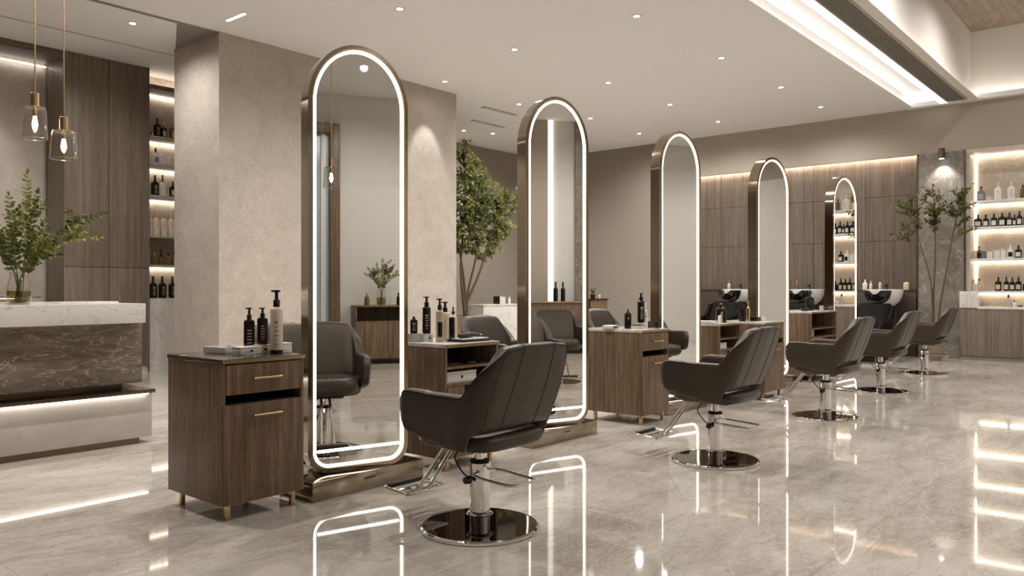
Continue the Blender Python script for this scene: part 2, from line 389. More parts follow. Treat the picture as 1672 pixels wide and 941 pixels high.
rows = {4.85: [(5.85, 0), (7.93, 'beyond the second arched mirror'), (10.12, 'beyond the third mirror'), (12.2, 'beyond the fourth mirror'), (13.97, 'nearest the end wall')],
        6.75: [(4.0, 0), (6.0, 'above the first mirror'), (8.0, 'above and left of the second mirror'), (10.22, 'right of the second mirror'), (12.12, 'left of the third mirror'), (13.95, 'above the fourth mirror')]}
for y, xs in rows.items():
    for x, w in xs:
        side = 'row over the chairs' if y < 5 else 'row behind the mirrors'
        downlight(x, y, ZC, 'round ceiling downlight in the %s, %s' % (side, w or 'reflected only in the mirrors'), DL)
for x, y, w in ((4.28, 9.53, 'over the reception desk, left of the column'), (2.2, 9.5, 'over the reception, reflected only'), (12.15, 8.42, 'just right of the second mirror arch'),
                (10.43, 8.70, 'partly hidden by the second mirror arch'), (11.46, 10.99, 'tiny one above the far indoor tree'), (12.07, 10.76, 'tiny one right of the far indoor tree top'), (14.0, 8.5, 'tiny one at the far corner')):
    downlight(x, y, ZC, 'round ceiling downlight %s' % w, DL * (0.85 if x < 5 else 1))
for k, (x, y) in enumerate(((4, 0.6), (6.8, 1.2), (9.87, 1.84), (12.6, 1.6))):
    downlight(x, y, 5.5, 'round downlight in the timber tray ceiling, top right corner' if k == 2 else 'round downlight in the timber tray ceiling, %s over the hall' % ('first', 'second', '', 'last')[k], DL * 1.25, 'downlights in the timber ceiling')
for k, (x, y) in enumerate(((3.9, -2.7), (6.2, -2.7), (8.5, -2.7), (11, -2.7), (13.5, -2.7))):
    downlight(x, y, ZC, 'round ceiling downlight by the right wall, %s from the entrance' % ('first', 'second', 'third', 'fourth', 'fifth')[k], DL)
for x, y in ((1.6, 7.2), (3.8, 4.85), (1.75, 4.85)):  # unseen lamps added to brighten the reception front
    downlight(x, y, ZC, 'added round ceiling downlight out of view towards the entrance at %.0f' % (x * 2 + y * 5), DL)
t = thing('slot_light', 'short linear slot light in the ceiling left of the column top', 'ceiling light', (4.955, 8.40, ZC), 0)
box('slot_frame', -0.03, 0.03, -0.22, 0.22, -0.006, -0.0005, white, t); box('slot_lens', -0.018, 0.018, -0.19, 0.19, -0.009, -0.006, lampdisc, t, bev=0)
spot('column_wash', (8.55, 8.60, ZC - 0.03), 85, 46, 0.55, (0, 0.27, -1), 0.02)
downlight(8.55, 8.60, ZC, 'round ceiling downlight washing the stucco column face', 5)
t = thing('spotlight', 'small cylinder spotlight at the top of the grey stone pier', 'spotlight', (15.03, 3.19, 3.40))
lathe('lamp_body', [(0.045, 0), (0.05, 0.004), (0.05, 0.17), (0.045, 0.176), (0.012, 0.178)], darkbronze, t)
box('wall_bracket', 0.0, 0.14, -0.015, 0.015, 0.1, 0.13, darkbronze, t); lathe('lamp_lens', [(0.001, -0.003), (0.038, -0.003), (0.038, 0.001)], lampdisc, t, seg=20)
spot('pier_wash', (15.03, 3.19, 3.385), 32, 95, 0.7, (0.22, 0, -1), 0.02)
spot('recess_wash', (2.9, 11.0, ZC - .05), 70, 60, 0.6, (0.1, 0.6, -1.0), 0.03)

# ------------------------------------------------------------------ styling chair
def chair_master():
    t = thing('salon_chair', 'x', 'salon chair')
    lathe('base_plate', [(0.02, 0.003), (0.284, 0.003), (0.287, 0.008), (0.286, 0.020), (0.2, 0.0215), (0.05, 0.0215), (0.02, 0.0215)], darkmirror, t, seg=64)
    lathe('base_rim', [(0.286, 0.0), (0.294, 0.0), (0.297, 0.005), (0.296, 0.016), (0.289, 0.0225), (0.2845, 0.0222), (0.284, 0.003)], chrome, t, seg=64, loop=True)
    col = lathe('column', [(0.05, 0.021), (0.05, 0.30), (0.053, 0.302), (0.053, 0.33), (0.045, 0.336), (0.03, 0.336)], chrome, t, seg=40)
    ring = [(0.062 * math.cos(a), 0.062 * math.sin(a), 0.075) for a in [2 * PI * k / 32 for k in range(32)]]
    tube('column_ring', ring, 0.006, chrome, col, 8, True)
    lathe('piston', [(0.026, 0.33), (0.026, 0.44)], chrome, t, seg=24)
    lathe('piston_collar', [(0.05, 0.336), (0.046, 0.344), (0.03, 0.346)], blackmatt, t, seg=32)
    box('seat_mount', -0.13, 0.13, -0.15, 0.17, 0.412, 0.436, blackmatt, t, 0.006)
    lev = smooth_path([(0.05, -0.02, 0.285), (0.095, -0.05, 0.282), (0.10, -0.20, 0.272), (0.085, -0.285, 0.268), (0.0, -0.292, 0.266), (-0.075, -0.285, 0.268), (-0.092, -0.2, 0.272), (-0.09, -0.05, 0.282), (-0.05, -0.02, 0.285)], 6)
    lv = tube('pump_lever', lev, 0.0065, chrome, t)
    tube('lever_pin', [(-0.07, -0.03, 0.284), (0.07, -0.03, 0.284)], 0.01, chrome, lv)
    kn = tube('lock_knob', [(-0.052, 0, 0.255), (-0.075, 0, 0.255), (-0.076, 0, 0.255), (-0.105, 0, 0.255)], [0.008, 0.008, 0.02, 0.017], black, t, 14)
    tube('cable', smooth_path([(-0.02, 0.06, 0.42), (-0.085, 0.09, 0.36), (-0.075, 0.04, 0.28), (-0.052, 0.01, 0.262)], 6), 0.004, blackmatt, t, 6)
    # footrest
    fr = BM()
    for x in (-0.042, 0.042):
        atube(fr, smooth_path([(x * 0.6, 0.13, 0.425), (x * .7, 0.20, 0.40), (x, 0.385, 0.16), (x, 0.42, 0.128), (x, 0.47, 0.122)], 6), 0.0105, 10)
    foot = finish('footrest', fr, chrome, t)
    loop = smooth_path([(-0.14, 0.40, 0.13), (-0.14, 0.53, 0.14), (-0.125, 0.555, 0.142), (0.125, 0.555, 0.142), (0.14, 0.53, 0.14), (0.14, 0.40, 0.13), (0.125, 0.38, 0.128), (-0.125, 0.38, 0.128), (-0.14, 0.40, 0.13)], 5)[:-1]
    tube('foot_loop', loop, 0.008, chrome, foot, 10, True)
    bm = BM(); abox(bm, -0.12, 0.12, 0.40, 0.415, 0.124, 0.13); abox(bm, -0.132, 0.132, 0.462, 0.478, 0.131, 0.137)
    finish('foot_bar', bm, chrome, foot)
    pad = BM(); abox(pad, -0.12, 0.12, 0.536, 0.57, 0.132, 0.156, 0.006); finish('foot_pad', pad, blackmatt, foot)
    # ---- shell: a U of padded leather, arms flowing up into the leaning backrest
    half = [(-0.272, 0.262), (-0.277, 0.20), (-0.280, 0.10), (-0.281, 0.0), (-0.281, -0.08), (-0.279, -0.135), (-0.263, -0.176), (-0.222, -0.193), (-0.15, -0.198), (-0.07, -0.200), (0, -0.2005)]
    full = half + [(-x, y) for x, y in half[-2::-1]]
    path = smooth_path([(x, y, 0) for x, y in full], 7)
    L = [0.0]
    for a, b_ in zip(path, path[1:]): L.append(L[-1] + (b_ - a).length)
    tot = L[-1]
    def lerp(x, pts):
        for (a, va), (b_, vb) in zip(pts, pts[1:]):
            if x <= b_:
                u = (x - a) / (b_ - a) if b_ > a else 0; u = max(0, min(1, u)); u = u * u * (3 - 2 * u)
                return va + (vb - va) * u
        return pts[-1][1]
    def prof(d):       # d = distance from the arm tip, per side
        top = lerp(d, [(0, 0.635), (0.012, 0.675), (0.035, 0.703), (0.07, 0.712), (0.395, 0.705), (0.525, 0.918), (0.64, 0.940), (0.9, 0.942)])
        if d > 0.20:
            u = max(0.0, min(1.0, (d - 0.388) / 0.105)); top = 0.706 + 0.222 * (1 - (1 - u ** 1.25) ** 2) + 0.014 * max(0.0, min(1.0, (d - 0.46) / 0.12))
        bot = lerp(d, [(0, 0.575), (0.012, 0.535), (0.035, 0.508), (0.07, 0.495), (0.20, 0.468), (0.34, 0.444), (0.425, 0.440), (0.452, 0.528), (0.50, 0.534), (0.9, 0.534)])
        lean = lerp(d, [(0, 0.0), (0.22, 0.0), (0.46, 0.305), (0.9, 0.325)])
        thick = lerp(d, [(0, 0.035), (0.012, 0.055), (0.04, 0.070), (0.30, 0.074), (0.45, 0.088), (0.9, 0.095)])
        return top, bot, lean, thick
    def shell_point(i, q):        # q: angle-like section parameter 0..1 around a rounded rectangle
        p = path[i]; a = path[max(i - 1, 0)]; b_ = path[min(i + 1, len(path) - 1)]
        tg = (b_ - a).normalized(); nrm = Vector((tg.y, -tg.x, 0)) * -1   # outward
        if nrm.dot(Vector((p.x, p.y - 0.1, 0))) < 0: nrm = -nrm
        dd = min(L[i], tot - L[i]); top, bot, lean, th = prof(dd)
        ang = 2 * PI * q; ca, sa = math.cos(ang), math.sin(ang)
        e = 4.2; hz = (top - bot) / 2; hw = th / 2
        rr = min(hw, hz) * 1.0
        # stadium-like section: straight sides, half-round ends
        z = (top + bot) / 2 + (hz - rr) * max(-1, min(1, sa * 1.35)) + rr * sa * abs(sa) ** 0.25
        w = hw * (1 if ca > 0 else -1) * min(1, abs(ca) ** 0.42)
        flare = (z - 0.55) * 0.06 if z > 0.5 else -(0.55 - z) * 0.10
        k = max(0, z - 0.50)
        x = p.x + nrm.x * (w + flare); y = p.y + nrm.y * (w + flare) - lean * k
        if z > 0.72:                     # crown of the back narrows towards its top corners
            x *= 1 - 0.52 * (z - 0.72) ** 1.15
        return Vector((x, y, z))
    NS = 30
    rings = [[shell_point(i, (k + 0.5) / NS) for k in range(NS)] for i in range(len(path))]
    bm = BM(); skin_rings(bm, rings)
    finish('shell', bm, leather, t, 60)
    # seams on the back and sides, piping on the rim
    def nearest(x, side=-1):
        return min((i for i in range(len(path)) if path[i].y < -0.05), key=lambda i: abs(path[i].x - x))
    for x in (-0.125, 0.115):
        i = nearest(x)
        pts = []
        for k in range(NS):
            q = (k + 0.5) / NS
            if math.cos(2 * PI * q) > 0.12 or abs(math.sin(2 * PI * q)) > 0.97: pts.append((math.atan2(math.sin(2 * PI * q), math.cos(2 * PI * q)), shell_point(i, q)))
        pts.sort(key=lambda z: z[0])
        pp = [p for a, p in pts]
        tube('seam', pp, 0.0022, seamdark, t, 6)
    for sgn in (-1, 1):
        pts = []
        for i in range(len(path)):
            dd = min(L[i], tot - L[i]); 
            if (path[i].x * sgn) > 0 and 0.03 < dd < 0.60: pts.append((dd, shell_point(i, 0.145)))
        pts.sort(key=lambda z: z[0])
        tube('piping', [p for _, p in pts], 0.0028, seamdark, t, 6)
        i = nearest(sgn * 0.235)
        pp = [shell_point(i, (k + 0.5) / NS) for k in range(NS) if math.cos(2 * PI * (k + .5) / NS) > 0.12 and math.sin(2 * PI * (k + .5) / NS) < 0.75 ]
        pp.sort(key=lambda z: z.z)
        tube('side_seam', pp, 0.0018, seamdark, t, 6)
    # seat: base band that shows under the slot of the back, and the cushion
    bm = BM()
    secs = []
    for z, k in ((0.428, 0.80), (0.434, 0.92), (0.448, 0.985), (0.465, 1.0), (0.487, 0.995), (0.502, 0.965), (0.509, 0.88)):
        ring = []
        for q in range(48):
            a = 2 * PI * q / 48; ca, sa = math.cos(a), math.sin(a); p_ = 4.6
            r_ = (abs(ca) ** p_ + abs(sa) ** p_) ** (-1 / p_)
            ring.append((0.262 * k * r_ * ca, -0.012 + 0.246 * k * r_ * sa, z))
        secs.append(ring)
    skin_rings(bm, secs); finish('seat_base', bm, leather, t, 60)
    bm = BM(); secs = []
    for z, k in ((0.452, 0.86), (0.46, 0.95), (0.478, 0.995), (0.505, 1.0), (0.535, 0.985), (0.552, 0.93), (0.560, 0.80), (0.566, 0.45), (0.567, 0.1)):
        ring = []
        for q in range(48):
            a = 2 * PI * q / 48; ca, sa = math.cos(a), math.sin(a); p_ = 5
            r_ = (abs(ca) ** p_ + abs(sa) ** p_) ** (-1 / p_)
            ring.append((0.236 * k * r_ * ca, 0.065 + 0.225 * k * r_ * sa, z))
        secs.append(ring)
    skin_rings(bm, secs); cu = finish('seat_cushion', bm, leather, t, 60)
    tube('seam', [(0, -0.1, 0.5675), (0, 0.1, 0.5675), (0, 0.24, 0.5605), (0, 0.277, 0.548), (0, 0.289, 0.52), (0, 0.2895, 0.48)], 0.0018, seamdark, cu, 6)
    return t
master = chair_master()
chairs = [(2.93, 2.70, 0, 'taupe leather salon chair nearest the camera, facing the first arched mirror', 'front'),
          (5.12, 2.50, 0, 'taupe leather salon chair second from the camera, in front of the walnut trolley', 'front'),
          (7.50, 2.56, 0, 'taupe leather salon chair third from the camera, middle of the front row', 'front'),
          (9.77, 2.71, 0, 'taupe leather salon chair fourth from the camera, between two others', 'front'),
          (12.19, 2.80, 0, 'taupe leather salon chair farthest away, before the grey stone pier', 'front'),
          (3.36, 4.74, PI, 'taupe leather chair mostly hidden behind the first mirror and the bottles', 'back'),
          (5.52, 4.74, PI, 'taupe leather chair behind the open trolley, between first and second mirrors', 'back'),
          (8.28, 5.30, PI, 'taupe leather chair showing between the second mirror and the walnut trolley', 'back'),
          (6.15, 0.2, 0.1, 'taupe leather chair seen only in the second mirror', 'hall')]
for k, (x, y, rz, lab, row) in enumerate(chairs):
    c = master if k == 0 else copy_tree(master)
    c.location = (x, y, 0); c.rotation_euler = (0, 0, rz); c['label'] = lab
    c['group'] = {'front': 'salon chairs in the front row', 'back': 'salon chairs behind the mirrors', 'hall': 'salon chairs in the hall'}[row]

# ------------------------------------------------------------------ arched mirrors
def arched_mirror(x, y, rz, w, top, rise, label):
    t = thing('arched_mirror', label, 'mirror', (x, y, 0), rz, 'arched mirrors with light rings')
    z0 = 0.112; rc = 0.13
    def outline(off, n=40):
        hw = w / 2 - off; pts = []
        zt = top - rise; rr = rise - off; zb = z0 + off; r = max(rc - off, 0.02)
        for k in range(n + 1):
            a = PI - PI * k / n; pts.append((hw * math.cos(a), zt + rr * math.sin(a)))
        for k in range(11):
            a = 0 - PI / 2 * k / 10; pts.append((hw - r + r * math.cos(a), zb + r + r * math.sin(a)))
        for k in range(11):
            a = -PI / 2 - PI / 2 * k / 10; pts.append((-hw + r + r * math.cos(a), zb + r + r * math.sin(a)))
        return pts
    D = 0.12
    def loop_solid(o1, o2, ya, yb, name, mat):
        bm = BM(); A, B = outline(o1), outline(o2); n = len(A)
        rg = [[bm.verts.new((p[0], yy, p[1])) for p in P] for P, yy in ((A, ya), (A, yb), (B, yb), (B, ya))]
        for q in range(4):
            a, b_ = rg[q], rg[(q + 1) % 4]
            for i in range(n): bm.faces.new((a[i], a[(i + 1) % n], b_[(i + 1) % n], b_[i]))
        return finish(name, bm, mat, t, 30)
    loop_solid(0, 0.024, 0.0, D, 'frame', bronze)
    loop_solid(0.022, 0.030, -0.004, 0.012, 'inner_lip', brass)
    loop_solid(0.032, 0.049, 0.0015, 0.010, 'light_ring', led)
    for nm, yy in (('mirror_glass', 0.006), ('back_glass', D - 0.006)):
        bm = BM(); A = outline(0.0225)
        f = bm.faces.new([bm.verts.new((p[0], yy, p[1])) for p in A])
        r = bmesh.ops.extrude_face_region(bm, geom=[f])
        for v in r['geom']:
            if isinstance(v, bmesh.types.BMVert): v.co.y += 0.004 if yy < 0.05 else -0.004
        finish(nm, bm, mirrorm, t, flat=True)
    box('light_bar', -w / 2 + 0.06, w / 2 - 0.06, -0.003, 0.007, 0.234, 0.248, led, t, 0)
    return t
MIR = [(3.057, 3.797, 16, 0.639, 2.657, 0.37, 'largest arched mirror with glowing ring, nearest, beside the first trolley'),
       (5.031, 3.798, 18, 0.607, 2.713, 0.40, 'second arched mirror, behind the nearest chair'),
       (7.028, 3.798, 14, 0.585, 2.742, 0.40, 'third arched mirror, right of the walnut trolley'),
       (9.33, 3.80, 10, 0.700, 2.772, 0.42, 'fourth arched mirror, before the basin wall'),
       (11.966, 3.80, 4, 0.870, 2.826, 0.44, 'smallest looking arched mirror, farthest, fifth of the row')]
BASES = [(2.66, 3.50), (4.62, 5.46), (6.62, 7.44), (8.90, 9.76), (11.5, 12.44)]
for k, (x, y, dg, w, top, rise, lab) in enumerate(MIR):
    m = arched_mirror(x, y, -math.radians(dg), w, top, rise, lab)
    a, b_ = BASES[k]; R = Matrix.Rotation(math.radians(dg), 4, 'Z')
    # plinth stays parallel to the row
    bm = abox(BM(), a - x, b_ - x, 3.715 - y, 4.04 - y, 0.0, 0.112, 0.004); bm.transform(R)
    p = finish('plinth', bm, bronze, m)
    bm = abox(BM(), -0.03, 0.05, 3.712 - y, 3.7155 - y, 0.07, 0.077, 0); bm.transform(R); finish('plinth_slot', bm, blackmatt, p)

# ------------------------------------------------------------------ styling trolleys
def trolley(x0, x1, y0, y1, style, label, slab=None, zt=0.834):
    w, dp = x1 - x0, y1 - y0
    t = thing('styling_trolley', label, 'trolley', ((x0 + x1) / 2, y0, 0), 0, 'walnut styling trolleys')
    h = w / 2; zb = 0.085; zs = zt - 0.024
    box('side_panel', -h, -h + 0.02, 0.004, dp, zb, zs, walnut, t, 0.0015); box('side_panel', h - 0.02, h, 0.004, dp, zb, zs, walnut, t, 0.0015)
    box('back_panel', -h + 0.02, h - 0.02, dp - 0.016, dp, zb, zs, walnut, t, 0); box('bottom_panel', -h + 0.02, h - 0.02, 0.01, dp - 0.016, zb, zb + 0.02, walnut, t, 0)
    tp = box('top_slab', -h - 0.004, h + 0.004, -0.006, dp + 0.004, zs, zt, slab or slabstone, t, 0.002)
    box('edge_strip', -h - 0.002, h + 0.002, -0.0085, -0.006, zs + 0.001, zt - 0.004, brass, tp, 0)
    for sx in (-h + 0.05, h - 0.05):
        for sy in (0.04, dp - 0.06):
            box('leg', sx - 0.0125, sx + 0.0125, sy - 0.0125, sy + 0.0125, 0, zb + 0.004, brass, t, 0.002)
    bm = BM(); abox(bm, -h + 0.06, h - 0.06, 0.033, 0.047, zb - 0.012, zb); 
    finish('leg_rail', bm, brass, t)
    def handle(par, z, hw=0.085):
        b = BM(); atube(b, [(-hw, -0.032, z), (hw, -0.032, z)], 0.0075, 10)
        for sx in (-hw * 0.8, hw * 0.8): atube(b, [(sx, -0.032, z), (sx, 0.006, z)], 0.004, 8)
        finish('handle', b, brass, par)
    if style == 'drawer':
        d = box('drawer', -h + 0.022, h - 0.022, 0.0, 0.4, 0.648, zs - 0.006, walnut, t, 0.002); handle(d, 0.728)
        lathe('lock', [(0.007, 0), (0.007, 0.006), (0.003, 0.007)], darkbronze, d, cx=0, cy=0, seg=12).matrix_local = Matrix.Translation((0.0, 0.0, 0.782)) @ Matrix.Rotation(PI / 2, 4, 'X')
        box('shelf_board', -h + 0.02, h - 0.02, 0.02, dp - 0.016, 0.588, 0.600, blackmatt, t, 0)
        dd = box('door', -h + 0.004, h - 0.004, -0.004, 0.016, zb, 0.597, walnut, t, 0.002); handle(dd, 0.535)
    else:
        box('shelf_board', -h + 0.02, h - 0.02, 0.01, dp - 0.016, 0.668, 0.682, walnut, t, 0)
        box('shelf_board', -h + 0.02, h - 0.02, 0.01, dp - 0.016, 0.555, 0.572, walnut, t, 0)
        box('divider', -0.01, 0.004, 0.012, dp - 0.016, zb + 0.02, 0.555, walnut, t, 0)
        dd = box('door', -h + 0.022, -0.08, 0.0, 0.016, zb + 0.005, 0.553, walnut, t, 0.002)
    return t
trolley(2.13, 2.62, 3.74, 4.31, 'drawer', 'walnut trolley with brass handles nearest the camera, left of the first mirror')
trolley(3.64, 4.16, 3.655, 4.22, 'open', 'open-shelved walnut trolley behind the nearest chair', slabwhite)
trolley(5.99, 6.46, 3.61, 4.19, 'drawer', 'walnut trolley with drawer between the second and third mirrors', slabwhite)
trolley(7.52, 8.02, 3.62, 4.2, 'open', 'open-shelved walnut trolley behind the second chair, right of third mirror', slabwhite)
trolley(8.18, 8.72, 3.43, 3.98, 'drawer', 'walnut trolley with drawer just left of the fourth mirror', slabwhite)
trolley(10.1, 11.05, 3.62, 4.15, 'open', 'farthest walnut trolley, between the fourth and fifth mirrors', slabwhite, 0.90)

# ------------------------------------------------------------------ bottles, boxes
def arc_patch(rx, ry, p, z0, z1, a0, a1, off=1.012, n=10):
    bm = BM(); rows_ = []
    for z in (z0, z1):
        row = []
        for k in range(n + 1):
            a = a0 + (a1 - a0) * k / n; ca, sa = math.cos(a), math.sin(a)
            kk = (abs(ca) ** p + abs(sa) ** p) ** (-1 / p)
            row.append(bm.verts.new((rx * off * kk * ca, ry * off * kk * sa, z)))
        rows_.append(row)
    for k in range(n): bm.faces.new((rows_[0][k], rows_[0][k + 1], rows_[1][k + 1], rows_[1][k]))
    return bm
def prints(rx, ry, p, h0, h1, par, mat, n=5, wide=0.5):
    bm = BM(); rnd = random.Random(int(rx * 1e5) + n)
    for k in range(n):
        z = h1 - (h1 - h0) * (k + 0.5) / n; w = wide * (0.45 + 0.55 * rnd.random()) * (1 if k else 1.0); hh = (h1 - h0) / n * (0.30 if k else 0.55)
        b2 = arc_patch(rx, ry, p, z - hh / 2, z + hh / 2, -PI / 2 - w, -PI / 2 + w, 1.014, 6)
        me = bpy.data.meshes.new('t'); b2.to_mesh(me); b2.free(); bm.from_mesh(me); bpy.data.meshes.remove(me)
    finish('label_print', bm, mat, par)
def bottle(label, loc, w, h, kind='screw', body=None, cap=None, deco=None, rz=0.0, square=False, group=None, dp=None, name='bottle', capfrac=None, seg=24):
    """kind: screw, pump, flat (jar), stopper, dropper"""
    body = body or blackgloss; cap = cap or black
    t = thing(name, label, 'bottle' if name == 'bottle' else name.replace('_', ' '), loc, rz, group)
    p = 5.0 if square else 2.0; rx = w / 2; ry = (dp or (w * (0.8 if square else 1))) / 2
    if kind == 'pump': hb = h * 0.735
    elif kind == 'flat': hb = h * 0.8
    else: hb = h * (capfrac or 0.74)
    bm = BM()
    pr = [(0.90, 0.0), (0.98, 0.004), (1.0, 0.010), (1.0, hb * 0.90), (0.96, hb * 0.945), (0.80, hb * 0.98), (0.42, hb)] if kind != 'flat' else [(0.92, 0), (1.0, 0.005), (1.0, hb - 0.004), (0.96, hb)]
    if kind in ('screw', 'stopper', 'dropper'):
        pr = [(0.90, 0.0), (0.98, 0.004), (1.0, 0.010), (1.0, hb * 0.80), (0.93, hb * 0.87), (0.66, hb * 0.93), (0.40, hb * 0.96), (0.36, hb)]
    alathe(bm, pr, 0, 0, seg, rx, ry, p); b = finish('body', bm, body, t, 50)
    rn = min(rx, ry)
    if kind == 'pump':
        z = hb
        bm = BM(); alathe(bm, [(rn * 0.54, z - .001), (rn * 0.54, z + h * 0.105), (rn * 0.46, z + h * 0.112), (rn * 0.30, z + h * 0.118), (rn * 0.28, h - h * 0.045), (rn * .3, h - h * 0.04), (rn * 0.45, h - h * 0.035), (rn * 0.45, h - h * .006), (rn * 0.3, h)], 0, 0, 18)
        abox(bm, -rn * 0.85, rn * 0.6, -rn * 0.24, rn * 0.24, h - h * 0.034, h - h * 0.004, 0.002)
        finish('pump', bm, cap, t, 50)
    elif kind == 'flat': lathe('cap', [(rn * 0.98, hb), (rn * 1.0, hb + .003), (rn * 1.0, h - .003), (rn * .92, h)], cap, t, seg=seg, rx=rx / rn, ry=ry / rn, p=p)
    elif kind == 'stopper': lathe('cap', [(rn * 0.30, hb), (rn * 0.30, hb + (h - hb) * .3), (rn * 0.46, hb + (h - hb) * .45), (rn * 0.46, h - .008), (rn * .2, h)], cap, t, seg=16)
    elif kind == 'dropper': lathe('cap', [(rn * 0.38, hb - .001), (rn * 0.38, hb + (h - hb) * .35), (rn * 0.16, hb + (h - hb) * .45), (rn * 0.20, h - .012), (rn * .08, h)], cap, t, seg=16)
    else: lathe('cap', [(rn * 0.42, hb - .001), (rn * 0.42, h - .004), (rn * .36, h)], cap, t, seg=16)
    if deco:
        m_, style = deco
        if style == 'print': prints(rx, ry, p, hb * 0.16, hb * 0.72, t, m_, 6, 0.45)
        elif style == 'panel': finish('label', arc_patch(rx, ry, p, hb * 0.16, hb * 0.62, -PI / 2 - 0.62, -PI / 2 + 0.62), m_, t)
        elif style == 'spot': finish('label', arc_patch(rx, ry, p, hb * 0.56, hb * 0.66, -PI / 2 - 0.14, -PI / 2 + 0.14), m_, t)
        elif style == 'base': lathe('base_band', [(1.006, 0.0), (1.006, h * 0.075)], m_, t, seg=seg, rx=rx, ry=ry, p=p)
    return t
def carton(label, x0, x1, y0, y1, z0, z1, mat, name='box', lid=True, spot_mat=None, group=None, lid_mat=None):
    t = thing(name, label, 'box' if name == 'box' else name.replace('_', ' '), ((x0 + x1) / 2, (y0 + y1) / 2, z0), 0, group)
    w, d_, h = (x1 - x0) / 2, (y1 - y0) / 2, z1 - z0
    box('box_body', -w, w, -d_, d_, 0, h * (0.8 if lid else 1), mat, t, 0.002)
    if lid: box('lid', -w - .001, w + .001, -d_ - .001, d_ + .001, h * 0.82, h, lid_mat or mat, t, 0.002)
    if spot_mat: box('emblem', -0.008, 0.008, -d_ - 0.0022, -d_ - 0.0008, h * 0.35, h * 0.6, spot_mat, t, 0)
    return t
ZT = 0.8345
g = 'products on the first trolley'
t = thing('tray', 'low white tray with rounded rim on the first trolley', 'tray', (2.40, 4.16, ZT), 0.1, g)
bm = abox(BM(), -0.085, 0.085, -0.10, 0.10, 0, 0.012, 0.004); finish('tray_base', bm, white, t)
bm = BM()
for q in ((-0.085, 0.085, -0.1, -0.092), (-0.085, 0.085, 0.092, 0.1), (-0.085, -0.077, -0.092, 0.092), (0.077, 0.085, -0.092, 0.092)): abox(bm, *q, 0.012, 0.034)
finish('rim', bm, white, t)
carton('long grey box with mark in front of the black pump bottles', 2.34, 2.475, 3.92, 4.01, ZT, ZT + 0.042, white, spot_mat=black, group=g)
t = thing('glass_dish', 'shallow rectangular glass dish at the front of the first trolley', 'dish', (2.315, 3.90, ZT), 0, g)
bm = BM(); abox(bm, -0.05, 0.05, -0.035, 0.035, 0, 0.006)
for q in ((-0.05, 0.05, -0.035, -0.031), (-0.05, 0.05, 0.031, 0.035), (-0.05, -0.046, -0.031, 0.031), (0.046, 0.05, -0.031, 0.031)): abox(bm, *q, 0.006, 0.024)
finish('bowl', bm, glass, t, flat=True)
bottle('black pump bottle with gold print, left of its twin on first trolley', (2.475, 4.055, ZT), 0.060, 0.255, 'pump', deco=(goldprint, 'print'), square=True, group=g, rz=-0.5)
carton('small white cube box under the second black pump bottle', 2.465, 2.531, 3.925, 3.99, ZT, ZT + 0.050, cream, spot_mat=black, group=g)
bottle('black pump bottle standing on the small white cube box', (2.498, 3.957, ZT + 0.0505), 0.058, 0.205, 'pump', deco=(goldprint, 'print'), square=True, group=g, rz=-0.5)
bottle('tall cream pump bottle with black pump on the first trolley', (2.530, 3.868, ZT), 0.068, 0.355, 'pump', body=cream, deco=(greyprint, 'print'), group=g, rz=-0.6)
lathe('base_band', [(0.0343, 0.001), (0.0347, 0.004), (0.0347, 0.022)], black, [o for o in COL.objects if o.get('label') == 'tall cream pump bottle with black pump on the first trolley'][0])
carton('white squarish box right of the cream pump bottle', 2.578, 2.638, 3.88, 3.945, ZT, ZT + 0.056, white, group=g)
# second trolley
g = 'products on the second trolley'
carton('clear grey acrylic box at the left end of the second trolley', 3.66, 3.745, 3.99, 4.09, ZT, ZT + 0.055, acryl, lid=False, group=g)
carton('white cube box under the tall black pump bottle', 3.752, 3.815, 3.95, 4.01, ZT, ZT + 0.052, white, spot_mat=black, group=g)
bottle('short black flask on the grey acrylic box', (3.71, 4.03, ZT + .0555), 0.05, 0.115, 'screw', deco=(goldprint, 'print'), square=True, group=g, rz=-0.7, capfrac=0.9)
bottle('tall black pump bottle on the white cube, second trolley', (3.782, 3.98, ZT + .0525), 0.057, 0.255, 'pump', deco=(goldprint, 'print'), group=g, rz=-0.7)
bottle('amber pump bottle with black collar on the second trolley', (3.80, 3.87, ZT), 0.054, 0.295, 'pump', body=labelbeige, deco=(black, 'panel'), group=g, rz=-0.7)
bottle('cream pump bottle behind the black flat bottle', (3.93, 3.95, ZT), 0.062, 0.270, 'pump', body=cream, deco=(goldprint, 'print'), group=g, rz=-0.7)
bottle('cream bottle with small black dropper cap, second trolley', (3.99, 3.93, ZT), 0.058, 0.235, 'dropper', body=cream, deco=(greyprint, 'print'), group=g, rz=-0.7, capfrac=.78)
bottle('flat black bottle before the cream ones on second trolley', (3.875, 3.83, ZT), 0.038, 0.165, 'flat', square=True, group=g, rz=-0.7)
t = thing('tool_tray', 'flat black tray holding clippers on the second trolley', 'tray', (3.99, 3.78, ZT), 0.0, g)
box('tray_base', -0.14, 0.14, -0.075, 0.075, 0, 0.016, blackgloss, t, 0.004); box('tray_liner', -0.13, 0.13, -0.066, 0.066, 0.016, 0.022, white, t, 0.001)
t = thing('hair_clipper', 'black hair clipper lying on the black tray', 'hair clipper', (3.99, 3.78, ZT + .0225), 0.15, g)
bm = BM(); skin = []
for x, ry_, rz_ in ((-0.115, 0.012, 0.010), (-0.10, 0.022, 0.017), (-0.03, 0.024, 0.019), (0.05, 0.019, 0.016), (0.10, 0.022, 0.014), (0.115, 0.020, 0.008)):
    skin.append([(x, ry_ * math.cos(2 * PI * k / 16), 0.019 + rz_ * math.sin(2 * PI * k / 16)) for k in range(16)])
